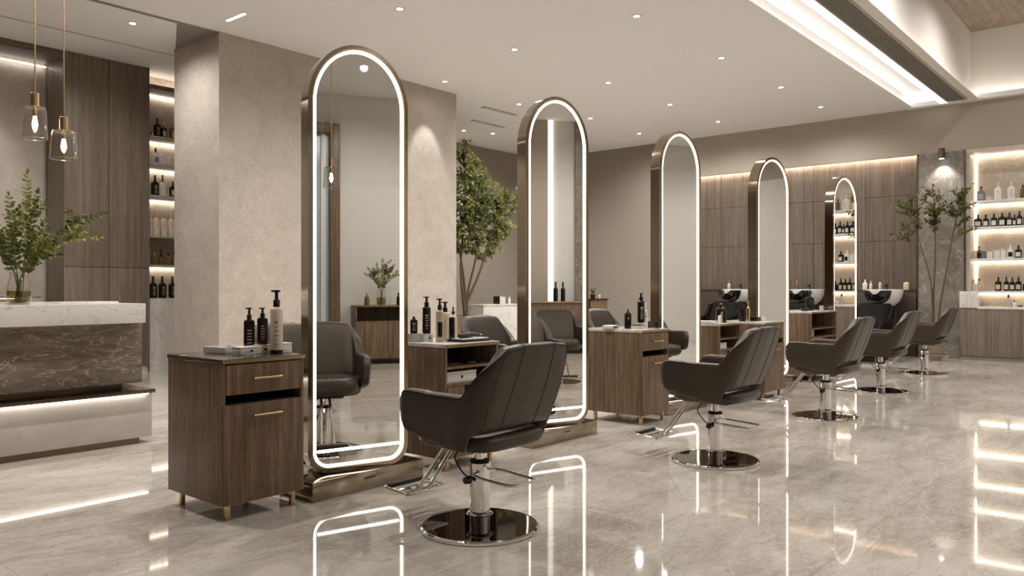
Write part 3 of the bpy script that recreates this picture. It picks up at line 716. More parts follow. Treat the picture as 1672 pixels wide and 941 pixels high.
skin_rings(bm, skin); finish('body', bm, blackmatt, t); box('blade', 0.112, 0.135, -0.02, 0.02, 0.014, 0.022, chrome, t, 0.001); box('switch', -0.03, 0.0, -0.007, 0.007, 0.037, 0.042, chrome, t, 0.001)
carton('white drawer box on the second shelf of the open trolley', 3.70, 3.98, 3.70, 3.95, 0.5725, 0.645, white, name='drawer_box', spot_mat=black, lid=True)
t = thing('scissors', 'pair of gold scissors lying on the upper shelf of the open trolley', 'scissors', (3.83, 3.76, 0.6825), 0.2)
bm = BM(); atube(bm, [(-0.08, 0, .005), (0.06, 0.012, .005)], 0.0045, 6); finish('blade', bm, brass, t); bm = BM(); atube(bm, [(-0.08, 0.012, .005), (0.06, 0, .005)], 0.0045, 6); finish('blade', bm, brass, t)
tube('finger_loop', [(0.08 + .02 * math.cos(a), 0.022 + .016 * math.sin(a), .005) for a in [k * PI / 8 for k in range(16)]], 0.004, black, t, 6, True)
tube('finger_loop', [(0.08 + .02 * math.cos(a), -0.012 + .016 * math.sin(a), .005) for a in [k * PI / 8 for k in range(16)]], 0.004, black, t, 6, True)
t = thing('comb_case', 'dark flat comb case beside the scissors', 'comb case', (4.0, 3.77, 0.6825), 0.1); box('case', -0.07, 0.07, -0.03, 0.03, 0, 0.018, blackgloss, t, 0.004); box('clasp', -0.01, 0.01, -0.033, -0.03, 0.006, 0.013, brass, t, 0)
# third trolley
g = 'products on the third trolley'
t = thing('round_case', 'clear low case with black insert on the third trolley', 'case', (6.03, 3.96, ZT), 0.2, g)
box('case_body', -0.075, 0.075, -0.05, 0.05, 0, 0.03, white, t, 0.006); box('insert', -0.055, 0.055, -0.055, -0.05, 0.006, 0.025, black, t, 0)
carton('low gold box below the black flask on the third trolley', 6.10, 6.20, 3.72, 3.79, ZT, ZT + 0.038, goldprint, spot_mat=None, group=g, lid_mat=black)
bottle('black square flask with ball stopper on the third trolley', (6.13, 3.84, ZT), 0.06, 0.175, 'stopper', deco=(goldprint, 'spot'), square=True, group=g, rz=-0.8, capfrac=0.88)
carton('white box with mark under the black pump bottle, third trolley', 6.215, 6.29, 3.74, 3.81, ZT, ZT + 0.05, white, spot_mat=black, group=g)
bottle('black pump bottle on the white box, third trolley', (6.25, 3.775, ZT + .0505), 0.067, 0.275, 'pump', deco=(goldprint, 'print'), group=g, rz=-0.8)
bottle('slim clear bottle with black ring on the third trolley', (6.335, 3.78, ZT), 0.045, 0.235, 'screw', body=labelwhite, cap=white, deco=(black, 'spot'), group=g, rz=-0.8)
bottle('small black jar at the right end of the third trolley', (6.40, 3.70, ZT), 0.042, 0.055, 'flat', group=g, name='jar')
bottle('little dark perfume bottle with pale cap on the third trolley', (6.40, 3.79, ZT), 0.045, 0.085, 'screw', cap=cream, square=True, group=g)
# fourth trolleys
g = 'products on the fourth trolley'
t = thing('book', 'closed white book lying at the left of the fourth trolley', 'book', (7.60, 3.80, ZT), 0.1, g); box('pages', -0.06, 0.06, -0.085, 0.085, 0.003, 0.022, white, t, 0); box('cover', -0.063, 0.063, -0.088, 0.088, 0.022, 0.026, white, t, 0.001); box('cover', -0.063, 0.063, -0.088, 0.088, 0, 0.003, blackmatt, t, 0.001)
for k, (x, hh, mt, nm) in enumerate(((7.77, 0.075, white, 'white lipstick tube left of three'), (7.80, 0.082, white, 'white lipstick tube in the middle of three'), (7.83, 0.095, brass, 'gold lipstick tube right of three'))):
    bottle('tiny ' + nm + ' on the fourth trolley', (x, 3.75, ZT), 0.022, hh, 'flat', body=mt, cap=mt, group=g, name='lipstick', seg=14)
bottle('broad black square bottle on the fourth trolley', (7.92, 3.80, ZT), 0.105, 0.20, 'stopper', square=True, group=g, rz=-0.9, deco=(goldprint, 'spot'), capfrac=0.85)
t = thing('brush_cup', 'black cup of makeup brushes on the trolley left of the fourth mirror', 'brush cup', (8.28, 3.72, ZT), 0, g)
lathe('cup', [(0.03, 0), (0.036, 0.004), (0.04, 0.13), (0.036, 0.13), (0.033, 0.01)], blackgloss, t)
for k in range(5):
    a = 2 * PI * k / 5; x, y = 0.018 * math.cos(a), 0.018 * math.sin(a)
    bm = BM(); atube(bm, [(x * .4, y * .4, 0.012), (x * 1.4, y * 1.4, 0.17), (x * 1.45, y * 1.45, 0.175), (x * 1.7, y * 1.7, 0.215), (x * 1.8, y * 1.8, 0.23)], [0.004, 0.004, 0.012, 0.016, 0.004], 8); finish('brush', bm, blackmatt, t)
bottle('tall slim gold bottle beside the cup of brushes', (8.385, 3.70, ZT), 0.04, 0.225, 'screw', body=brass, cap=brass, group=g)
carton('low black case with gold edge left of the fourth mirror', 8.43, 8.54, 3.62, 3.70, ZT, ZT + 0.045, black, group=g)
carton('low white box at the right end before the fourth mirror', 8.57, 8.67, 3.62, 3.70, ZT, ZT + 0.04, white, group=g)
carton('pale open tissue box on the shelf inside the fourth trolley', 7.58, 7.76, 3.66, 3.86, 0.5725, 0.635, white, name='tissue_box')
# fifth trolley
g = 'products on the fifth trolley'; Z5 = 0.9005
bottle('large black bottle with round stopper on the farthest trolley', (10.70, 3.86, Z5), 0.105, 0.26, 'stopper', square=True, group=g, rz=-0.9)
bottle('little clear tumbler on the farthest trolley', (10.80, 3.74, Z5), 0.055, 0.065, 'flat', body=acryl, cap=acryl, group=g, name='tumbler')
bottle('cream bottle behind the clear tumbler on farthest trolley', (10.86, 3.90, Z5), 0.06, 0.20, 'screw', body=cream, cap=goldprint, group=g)
carton('small black box at the right of the farthest trolley', 10.90, 10.99, 3.74, 3.82, Z5, Z5 + 0.05, black, group=g)
bottle('small black dish on the left of the farthest trolley', (10.35, 3.8, Z5), 0.09, 0.03, 'flat', group=g, name='dish')
carton('wooden block stacked beside the fourth chair arm', 10.22, 10.36, 3.68, 3.80, 0.5725, 0.66, labelbeige, name='block', lid=False)

# ------------------------------------------------------------------ reception desk
t = thing('reception_desk', 'reception desk of dark brown marble under a thick white marble top', 'reception desk', (1.5, 6.15, 0))
box('plinth', -1.5, 1.32, 0.02, 0.95, 0, 0.046, darkbronze, t, 0)
box('stone_base', -1.5, 1.42, 0.02, 0.95, 0.046, 0.385, deskstone, t, 0.002)
box('ledge', -1.5, 1.425, -0.03, 0.95, 0.388, 0.415, darkbronze, t, 0.002)
box('light_strip', -1.5, 1.38, -0.012, 0.008, 0.380, 0.388, softcove, t, 0)
box('reveal_band', -1.5, 1.27, 0.2, 0.9, 0.415, 0.462, darkbronze, t, 0)
box('marble_front', -1.5, 1.38, 0.10, 0.92, 0.462, 0.918, darkmarble, t, 0.002)
box('gold_reveal', -1.5, 1.35, 0.12, 0.9, 0.918, 0.931, brass, t, 0)
box('marble_top', -1.5, 1.363, 0.0, 0.72, 0.931, 1.08, whitemarble, t, 0.003)
box('work_ledge', 0.2, 1.36, 0.47, 0.72, 1.08, 1.092, whitemarble, t, 0.001)
# low counter in the recess behind the desk
t = thing('back_counter', 'low lit counter in the recess behind the reception desk', 'counter', (2.5, 11.6, 0))
box('body', -2.0, 1.62, -0.2, 0.3, 0, 0.93, taupewood, t, 0); box('top_board', -2.0, 1.42, -0.25, 0.3, 1.07, 1.09, walnut, t, 0.002)
box('back_board', -2.0, 1.62, 0.27, 0.3, 0.93, 1.07, nichestone, t, 0); box('light_strip', -2.0, 1.4, 0.05, 0.07, 1.06, 1.069, shelfled, t, 0)
box('end_board', 1.3, 1.32, -0.2, 0.27, 0.93, 1.07, taupewood, t, 0)
bottle('small clear bottle with gold cap on the lit counter behind the desk', (3.15, 11.58, 1.0905), 0.06, 0.12, 'screw', body=labelwhite, cap=brass)
# tall taupe cupboard
t = thing('wall_cupboard', 'tall taupe wood cupboard between the reception recess and the bottle niche', 'cupboard', (4.74, 11.3, 0))
box('carcass', -0.555, 0.555, 0.022, 0.695, 0.1, ZC - .002, taupewood, t, 0); box('plinth', -0.55, 0.55, 0.05, 0.6, 0, 0.1, greytrim, t, 0)
box('gap_shade', -0.554, 0.554, 0.0202, 0.0218, 0.1, ZC - .004, blackmatt, t, 0)  # black sheet standing in for the shade in the door gaps
for a, b_ in ((-0.556, 0.011), (0.019, 0.556)):
    for z0, z1 in ((0.1, 1.480), (1.487, ZC - .004)): box('door', a, b_, 0, 0.02, z0, z1, taupewood, t, 0.001)
box('end_panel', 0.557, 0.572, -0.004, 0.4, 0.0, ZC - .003, taupewood, t, 0)

# ------------------------------------------------------------------ vase with branches
def leaf(bm, base, d, n, L_, W):
    d = d.normalized(); s_ = d.cross(n)
    if s_.length < 1e-5: s_ = d.orthogonal()
    s_.normalize(); up = s_.cross(d).normalized()
    cs = [base, base + d * L_ * 0.35 + s_ * W * 0.5 + up * W * 0.12, base + d * L_ * 0.75 + s_ * W * 0.42 + up * W * .1, base + d * L_, base + d * L_ * 0.75 - s_ * W * 0.42 + up * W * .1, base + d * L_ * 0.35 - s_ * W * 0.5 + up * W * .12]
    m1 = base + d * L_ * 0.35; m2 = base + d * L_ * 0.75
    v = [bm.verts.new(p) for p in cs]; a = bm.verts.new(m1); b_ = bm.verts.new(m2)
    for f in ((v[0], v[1], a), (v[1], v[2], b_, a), (v[2], v[3], b_), (v[3], v[4], b_), (v[4], v[5], a, b_), (v[5], v[0], a)): bm.faces.new(f)
def sprig(bm, pts, L_, W, start=0.35, step=0.035, rnd=random, both=True, taper=0.5):
    P = smooth_path(pts, 10); acc = 0; tot = sum((b_ - a).length for a, b_ in zip(P, P[1:])); nxt = tot * start; k = 0; run = 0
    for a, b_ in zip(P, P[1:]):
        seg = (b_ - a).length; d = (b_ - a).normalized()
        while nxt <= run + seg:
            p = a + d * (nxt - run); f = 1 - taper * (nxt / tot)
            side = d.cross(Vector((rnd.uniform(-.5, .5), rnd.uniform(-1, -0.3), rnd.uniform(-.4, .6)))).normalized()
            for sg in ((1, -1) if both else ((1,) if k % 2 else (-1,))):
                dd = d * 0.55 + side * sg * 0.8 + Vector((rnd.uniform(-.2, .2), rnd.uniform(-.3, .3), rnd.uniform(-.15, .2)))
                leaf(bm, p, dd, Vector((rnd.uniform(-.4, .4), -1, rnd.uniform(0, .8))), L_ * f * rnd.uniform(.8, 1.15), W * f * rnd.uniform(.8, 1.1))
            k += 1; nxt += step * rnd.uniform(.8, 1.2)
        run += seg
    leaf(bm, P[-1], P[-1] - P[-2], Vector((0, -1, .5)), L_ * 0.6, W * .5)
def vase_of_branches(label, loc, tips, vs, hgt, rz=0.0, leafL=0.075, seedn=3):
    """tips: list of (x, y, z) relative to the vase base"""
    rnd = random.Random(seedn)
    t = thing('vase', label, 'vase', loc, rz)
    r = vs
    outer = [(r * 0.62, 0.0), (r * 0.80, 0.004), (r * 0.97, hgt * 0.16), (r, hgt * 0.34), (r * 0.92, hgt * 0.56), (r * 0.76, hgt * 0.8), (r * 0.72, hgt)]
    tube('glass_rim', [(r * .71 * math.cos(a), r * .71 * math.sin(a), hgt) for a in [k * PI / 18 for k in range(36)]], 0.0025, glassedge, t, 8, True)
    def at(z): 
        for (ra, za), (rb, zb) in zip(outer, outer[1:]):
            if za <= z <= zb: return ra + (rb - ra) * (z - za) / (zb - za)
        return outer[-1][0]
    bm = BM()
    inner = [(a - 0.004, z if z > 0 else 0.008) for a, z in outer][::-1]
    alathe(bm, outer + inner + [(0.001, 0.008)], 0, 0, 36); finish('glass_vase', bm, glass, t)
    lathe('water', [(r * 0.60, 0.010), (at(.01) - .006, 0.012)] + [(at(z) - 0.006, z) for z in (hgt * .16, hgt * .28, hgt * .42)] + [(0.002, hgt * .42)], water, t)
    for k, tip in enumerate(tips):
        a = 2 * PI * k / len(tips); ro = r * 0.42
        foot = Vector((-tip[0] * 0.12 + ro * .5 * math.cos(a), -tip[1] * 0.1 + ro * .5 * math.sin(a), 0.014))
        if foot.xy.length > ro: foot.xy = foot.xy.normalized() * ro
        rim = Vector((tip[0], tip[1], 0)); rim = rim.normalized() * r * 0.42 if rim.length > 1e-3 else rim; rim.z = hgt
        tp = Vector(tip); mid = rim + (tp - rim) * 0.5; mid.z += (tp - rim).xy.length * 0.16
        pts = [foot, rim, mid, tp]
        s_ = tube('branch', smooth_path(pts, 8), [0.0042 - 0.003 * q / 24 for q in range(25)], stemm, t, 6)
        bm = BM(); sprig(bm, pts, leafL, leafL * 0.56, 0.45, 0.032, rnd)
        for q in range(2):
            f = rnd.uniform(.45, .7); b0 = rim + (tp - rim) * f; b0.z += (tp - rim).xy.length * 0.13
            b1 = b0 + Vector((rnd.uniform(-.13, .13), rnd.uniform(-.1, .1), rnd.uniform(.05, .13)))
            sprig(bm, [b0, (b0 + b1) / 2 + Vector((0, 0, .01)), b1], leafL * .9, leafL * .5, 0.15, 0.028, rnd)
        o = finish('foliage', bm, leafm if k % 3 else leaflight, s_, flat=True)
    return t
S, Cc = math.sin(TH), math.cos(TH)
# sideways (along the picture) offset u, depth offset v, height z, for the branch tips
def uv(u, v_, z): return (S * u + Cc * v_, -Cc * u + S * v_, z)
tips = [uv(0.03, 0.05, 0.96), uv(0.18, -0.08, 0.80), uv(0.57, 0.08, 0.665), uv(0.61, -0.05, 0.485), uv(0.36, -0.12, 0.42), uv(-0.14, 0.1, 0.80), uv(-0.24, -0.1, 0.66), uv(-0.12, -0.15, 0.60), uv(0.08, 0.18, 0.62), uv(0.16, 0.12, 0.50), uv(-0.27, 0.05, 0.45), uv(0.02, -0.12, 0.55), uv(0.27, 0.02, 0.36)]
vase_of_branches('glass vase of leafy green branches standing on the white reception desk top', (2.10, 6.50, 1.0805), tips, 0.085, 0.235)

# ------------------------------------------------------------------ pendants
def pendant(x, y, zb, h, r, ztop, label, group='glass pendant lamps over the desk'):
    t = thing('pendant_lamp', label, 'pendant lamp', (x, y, zb), 0, group)
    lathe('glass_shade', [(r, 0.0), (r * 0.995, 0.01), (r * 0.96, h * 0.3), (r * .90, h * 0.7), (r * .86, h * 0.92), (r * 0.80, h * .975), (r * 0.6, h), (0.03, h), (0.03, h - .004), (r * 0.6, h - .004), (r * 0.79, h * .975 - .004), (r * .85, h * .92), (r * .89, h * .7), (r * .95, h * .3), (r * .985, 0.01), (r * .99, 0.0)], glass, t, seg=40, loop=True)
    for rr, zz in ((r * .993, 0.002), (r * .81, h * .97)):
        tube('glass_rim', [(rr * math.cos(a), rr * math.sin(a), zz) for a in [k * PI / 24 for k in range(48)]], 0.0028, glassedge, t, 8, True)
    cap = lathe('lamp_holder', [(0.030, h), (0.030, h + 0.10), (0.026, h + 0.104), (0.006, h + 0.105)], brass, t, seg=24)
    lathe('socket', [(0.015, h * 0.70), (0.015, h)], brass, cap, seg=16)
    lathe('bulb', [(0.004, h * 0.26), (0.014, h * 0.32), (0.020, h * 0.42), (0.018, h * 0.52), (0.012, h * .66), (0.012, h * .72)], bulbm, t, seg=20)
    lathe('suspension_rod', [(0.0055, h + .1), (0.0055, ztop - zb)], brass, t, seg=10)
    lathe('ceiling_rose', [(0.05, ztop - zb - .02), (0.05, ztop - zb - .0005)], brass, t, seg=24)
    return t
pendant(2.272, 6.70, 2.337, 0.245, 0.088, ZC, 'glass pendant lamp hanging higher, left of the pair over the desk')
pendant(2.402, 6.50, 2.178, 0.215, 0.096, ZC, 'glass pendant lamp hanging lower, right of the pair over the desk')
pendant(3.26, -0.5, 2.33, 0.23, 0.09, 5.5, 'glass pendant lamp reflected in the first mirror', 'pendant lamps in the hall')

# ------------------------------------------------------------------ left niche shelves and bottles
def shelf(x0, x1, y0, y1, z0, z1, label, ledpos=None, group=None, mat=None):
    t = thing('display_shelf', label, 'shelf', ((x0 + x1) / 2, (y0 + y1) / 2, z0), 0, group)
    w, d_ = (x1 - x0) / 2, (y1 - y0) / 2
    box('shelf_board', -w, w, -d_, d_, 0, z1 - z0, mat or white, t, 0.002)
    if ledpos == 'y': box('light_strip', -w, w, d_ - 0.05, d_ - 0.025, -0.012, -0.001, shelfled, t, 0)
    elif ledpos == 'x': box('light_strip', d_ * 0 + w - 0.05, w - 0.025, -d_, d_, -0.012, -0.001, shelfled, t, 0)
    return t
gs = 'lit shelves in the niche by the column'
taupemetal = plain('taupe_metal_shelf', (0.36, 0.31, 0.26), 0.4)
SH = [(3.36, 3.40, 'topmost', 'y'), (2.955, 3.0, 'second', 'y'), (2.50, 2.545, 'third', 'y'), (1.925, 1.955, 'fourth', None), (1.505, 1.535, 'lowest', 'y')]
for z0, z1, nm, lp in SH:
    shelf(5.315, 6.98, 11.36, 11.748, z0, z1, '%s lit shelf board of the bottle niche left of the column' % nm, lp, gs, taupemetal)
box('shelf_light_strip', 5.32, 6.95, 11.70, 11.72, 4.045, 4.058, shelfled, bev=0)
tag(COL.objects[-1], 'warm light strip under the top of the niche left of the column', 'light strip')
YN = 11.50
def nb(x, z, w, h, lab, **k): bottle(lab + ', left niche', (x, YN, z), w, h, seg=16, **k)
g1 = 'bottles in the niche by the column'
nb(5.451, 3.4005, 0.05, 0.07, 'tiny gold jar at the left of the top shelf', kind='flat', body=brass, cap=brass, group=g1, name='jar')
nb(5.523, 3.4005, 0.095, 0.285, 'tall black bottle on the top shelf', deco=(goldprint, 'print'), square=True, group=g1)
nb(5.618, 3.4005, 0.085, 0.235, 'dark bottle with beige label on the top shelf', kind='stopper', cap=brass, deco=(labelbeige, 'panel'), group=g1)
nb(5.754, 3.4005, 0.095, 0.265, 'brown bottle with gold neck on the top shelf', body=amber, cap=brass, deco=(labelbeige, 'panel'), group=g1)
nb(5.496, 3.0005, 0.09, 0.245, 'white bottle with black cap on the second shelf', body=white, deco=(greyprint, 'panel'), square=True, group=g1)
nb(5.600, 3.0005, 0.105, 0.18, 'short white bottle in the middle of the second shelf', body=white, cap=white, deco=(greyprint, 'spot'), square=True, group=g1, capfrac=.88)
nb(5.726, 3.0005, 0.10, 0.17, 'squat cream bottle at the right of the second shelf', body=cream, cap=cream, deco=(greyprint, 'spot'), square=True, group=g1, capfrac=.85)
nb(5.487, 2.5455, 0.10, 0.30, 'black bottle with wide cap on the third shelf', deco=(goldprint, 'print'), square=True, group=g1)
nb(5.600, 2.5455, 0.078, 0.315, 'white bottle with tall black cap on the third shelf', body=white, deco=(greyprint, 'spot'), square=True, group=g1, capfrac=.68)
nb(5.754, 2.5455, 0.095, 0.235, 'small black bottle at the right of the third shelf', deco=(labelbeige, 'panel'), square=True, group=g1)
for x, nm in ((5.40, 'half hidden first'), (5.505, 'second'), (5.618, 'third'), (5.735, 'last')):
    nb(x, 1.9555, 0.092, 0.37, 'tall cream bottle, %s of four on the fourth shelf' % nm, body=cream, cap=labelbeige, deco=(greyprint, 'spot'), square=True, group=g1)
nb(5.478, 1.5355, 0.075, 0.185, 'small amber flask at the left of the fifth shelf', body=amber, cap=brass, group=g1)
nb(5.580, 1.5355, 0.07, 0.23, 'tall dark amber flask with black neck on the fifth shelf', body=amber, cap=black, group=g1, capfrac=.55)
nb(5.690, 1.5355, 0.085, 0.20, 'amber flask with dropper on the fifth shelf', kind='dropper', body=amber, group=g1)
nb(5.780, 1.5355, 0.06, 0.22, 'amber spray flask at the right of the fifth shelf', kind='pump', body=amber, cap=black, group=g1)
for x, nm in ((5.460, 'left'), (5.596, 'middle'), (5.748, 'right')):
    nb(x, 1.0505, 0.102, 0.32, 'big black bottle with gold print, %s of three on the marble ledge' % nm, deco=(goldprint, 'print'), square=True, group=g1)

# ------------------------------------------------------------------ right display unit
t = thing('display_cabinet', 'taupe wood base cabinet under the lit bottle shelves at right', 'cabinet', (15.30, 2.25, 0))
box('plinth', -0.27, 0.29, -0.62, 0.66, 0, 0.07, greytrim, t, 0)
box('carcass', -0.278, 0.29, -0.62, 0.66, 0.07, 0.852, taupewood, t, 0)
ysd = [0.66, 0.205, -0.21, -0.62]
for a, b_ in zip(ysd, ysd[1:]): box('door', -0.298, -0.279, b_ + 0.002, a - 0.002, 0.075, 0.85, taupewood, t, 0.001)
box('counter_top', -0.31, 0.29, -0.62, 0.40, 0.853, 0.895, whitemarble, t, 0.002)
box('marble_block', -0.315, -0.135, 0.39, 0.665, 0.87, 1.145, whitemarble, t, 0.003); box('gold_reveal', -0.28, -0.135, 0.40, 0.655, 0.852, 0.87, brass, t, 0)
gr = 'lit shelves of the right display'
SR = [(1.12, 1.15, 'lowest'), (1.655, 1.69, 'second lowest'), (2.185, 2.22, 'third'), (2.62, 2.66, 'topmost')]
for z0, z1, nm in SR:
    shelf(15.17, 15.598, 1.64, 2.788, z0, z1, '%s lit shelf board of the right-hand bottle display' % nm, 'x', gr, white)
o = box('shelf_light_strip', 15.53, 15.56, 1.64, 2.78, 3.455, 3.469, shelfled, bev=0); tag(o, 'warm light strip at the top of the right-hand bottle display', 'light strip')
o = box('shelf_light_strip', 15.58, 15.59, 2.775, 2.785, 1.16, 3.44, shelfled, bev=0); tag(o, 'upright light strip in the back corner of the right-hand display', 'light strip')
XR = 15.32
def rb(y, z, w, h, lab, **k): bottle(lab + ', right display', (XR, y, z), w, h, rz=-PI / 2, seg=16, **k)
g2 = 'bottles on the right display'
z = 2.6605
rb(2.655, z, 0.115, 0.255, 'grey glass perfume bottle with gold stopper on the top shelf', kind='stopper', body=greyblue, cap=amber, deco=(acryl, 'panel'), square=True, group=g2)
rb(2.535, z, 0.085, 0.075, 'small cream jar on the top shelf', kind='flat', body=cream, cap=goldprint, group=g2, name='jar')
rb(2.406, z, 0.108, 0.30, 'white bottle with cream neck, left of two on the top shelf', body=white, cap=cream, deco=(greyprint, 'spot'), square=True, group=g2)
rb(2.215, z, 0.115, 0.30, 'white bottle with cream neck, right of two on the top shelf', body=white, cap=cream, deco=(greyprint, 'print'), square=True, group=g2)
rb(2.06, z, 0.08, 0.25, 'dark gold flask at the right end on the top shelf', kind='dropper', body=amber, group=g2)
z = 2.2205
for k, (y, w, h, sq) in enumerate(((2.70, 0.115, 0.215, 1), (2.585, 0.085, 0.212, 1), (2.467, 0.095, 0.222, 1), (2.350, 0.125, 0.23, 0), (2.245, 0.085, 0.228, 1), (2.175, 0.055, 0.19, 1), (2.105, 0.08, 0.24, 1), (2.01, 0.085, 0.21, 1))):
    rb(y, z, w, h, 'black labelled bottle, %s from left on second shelf' % ('first', 'second', 'third', 'fourth and widest', 'fifth', 'sixth and slimmest', 'seventh', 'eighth')[k], deco=(labelwhite, 'panel'), square=bool(sq), group=g2, dp=0.07)
z = 1.6905
rb(2.754, z, 0.06, 0.14, 'plain cream carton on the third shelf down', kind='flat', body=cream, cap=cream, square=True, group=g2)
rb(2.685, z, 0.068, 0.215, 'dark bottle with amber stopper on the third shelf down', kind='stopper', body=amber, cap=amber, deco=(black, 'panel'), square=True, group=g2)
rb(2.612, z, 0.068, 0.165, 'grey blue bottle on the third shelf down', body=greyblue, cap=cream, square=True, group=g2, capfrac=.85)
rb(2.525, z, 0.085, 0.115, 'white cube jar left of three on the third shelf down', kind='flat', body=white, cap=white, square=True, group=g2, name='jar')
rb(2.420, z, 0.095, 0.135, 'white cube jar middle of three on the third shelf down', kind='flat', body=labelwhite, cap=white, square=True, group=g2, name='jar')
rb(2.335, z, 0.075, 0.155, 'white cube jar right of three on the third shelf down', kind='flat', body=white, cap=cream, square=True, group=g2, name='jar')
rb(2.231, z, 0.085, 0.22, 'white bottle with black body band on the third shelf down', body=white, cap=white, deco=(black, 'panel'), square=True, group=g2)
rb(2.120, z, 0.095, 0.21, 'black bottle with pale label on the third shelf down', deco=(labelwhite, 'panel'), square=True, group=g2)
z = 1.1505
rb(2.765, z, 0.085, 0.19, 'cream pear bottle above the marble block', body=cream, cap=labelbeige, group=g2)
rb(2.685, z, 0.07, 0.21, 'gold flask beside the cream pear bottle', kind='stopper', body=goldprint, cap=amber, group=g2)
rb(2.612, z, 0.08, 0.15, 'clear glass flask, left of two on the lowest shelf', body=glass, cap=glass, group=g2)
rb(2.530, z, 0.065, 0.16, 'clear glass flask, right of two on the lowest shelf', body=glass, cap=glass, group=g2)
for y, w, h, nm in ((2.406, 0.095, 0.235, 'first'), (2.29, 0.078, 0.232, 'second'), (2.205, 0.078, 0.222, 'third'), (2.118, 0.085, 0.232, 'fourth'), (2.015, 0.09, 0.18, 'fifth')):
    rb(y, z, w, h, 'black bottle, %s of five on the lowest shelf' % nm, deco=(labelbeige, 'panel') if nm != 'fifth' else None, square=True, group=g2)
XR = 15.12; z = 0.8955
rb(2.23, z, 0.09, 0.195, 'clear bottle with black cap on the counter', body=acryl, cap=black, square=True, group=g2)
rb(2.15, z, 0.045, 0.105, 'small white bottle on the counter', body=white, group=g2)
rb(2.07, z, 0.07, 0.03, 'low dark dish on the counter', kind='flat', body=amber, cap=amber, group=g2, name='dish')

# ------------------------------------------------------------------ backwash basins and chairs
t = thing('basin_console', 'long dark bronze console along the end wall behind the basins', 'console', (15.33, 6.0, 0))
box('body', -0.16, 0.135, -2.38, 2.35, 0, 1.14, plain('dark_console', (0.055, 0.040, 0.030), 0.3), t, 0.002); box('console_top', -0.17, 0.135, -2.39, 2.35, 1.14, 1.163, darkbronze, t, 0.002)
def bowl_rings(bm, cx, cy, z0, z1, rx, ry, p=2.2, n=36, cut=None, wall=0.02):
    out = []
    N = 9
    for k in range(N + 1):
        u = k / N; a = u * PI / 2
        out.append((math.sin(a) ** 0.8 * 0.99 + 0.01, z0 + (z1 - z0) * (1 - math.cos(a))))
    inn = [(r * (1 - wall / rx) , z + wall * (1 - r) + (0.0 if r < .98 else 0)) for r, z in out][::-1]
    prof = [(r, z) for r, z in out] + [(1 - wall / rx * .5, z1 + 0.004)] + inn
    def sec(r, z):
        pts = []
        for i in range(n):
            a = 2 * PI * i / n; ca, sa = math.cos(a), math.sin(a); kk = (abs(ca) ** p + abs(sa) ** p) ** (-1 / p)
            x = cx + r * rx * kk * ca; y = cy + r * ry * kk * sa; zz = z
            if cut:                                  # neck notch cut in the rim on the -x side
                w = abs(sa)
                if ca < -0.2 and z > z1 - cut[1]: zz = z - (z - (z1 - cut[1])) * max(0, 1 - (w / cut[0]) ** 2) * 0.95
            pts.append((x, y, zz))
        return pts
    skin_rings(bm, [sec(r, z) for r, z in prof])
    return bm
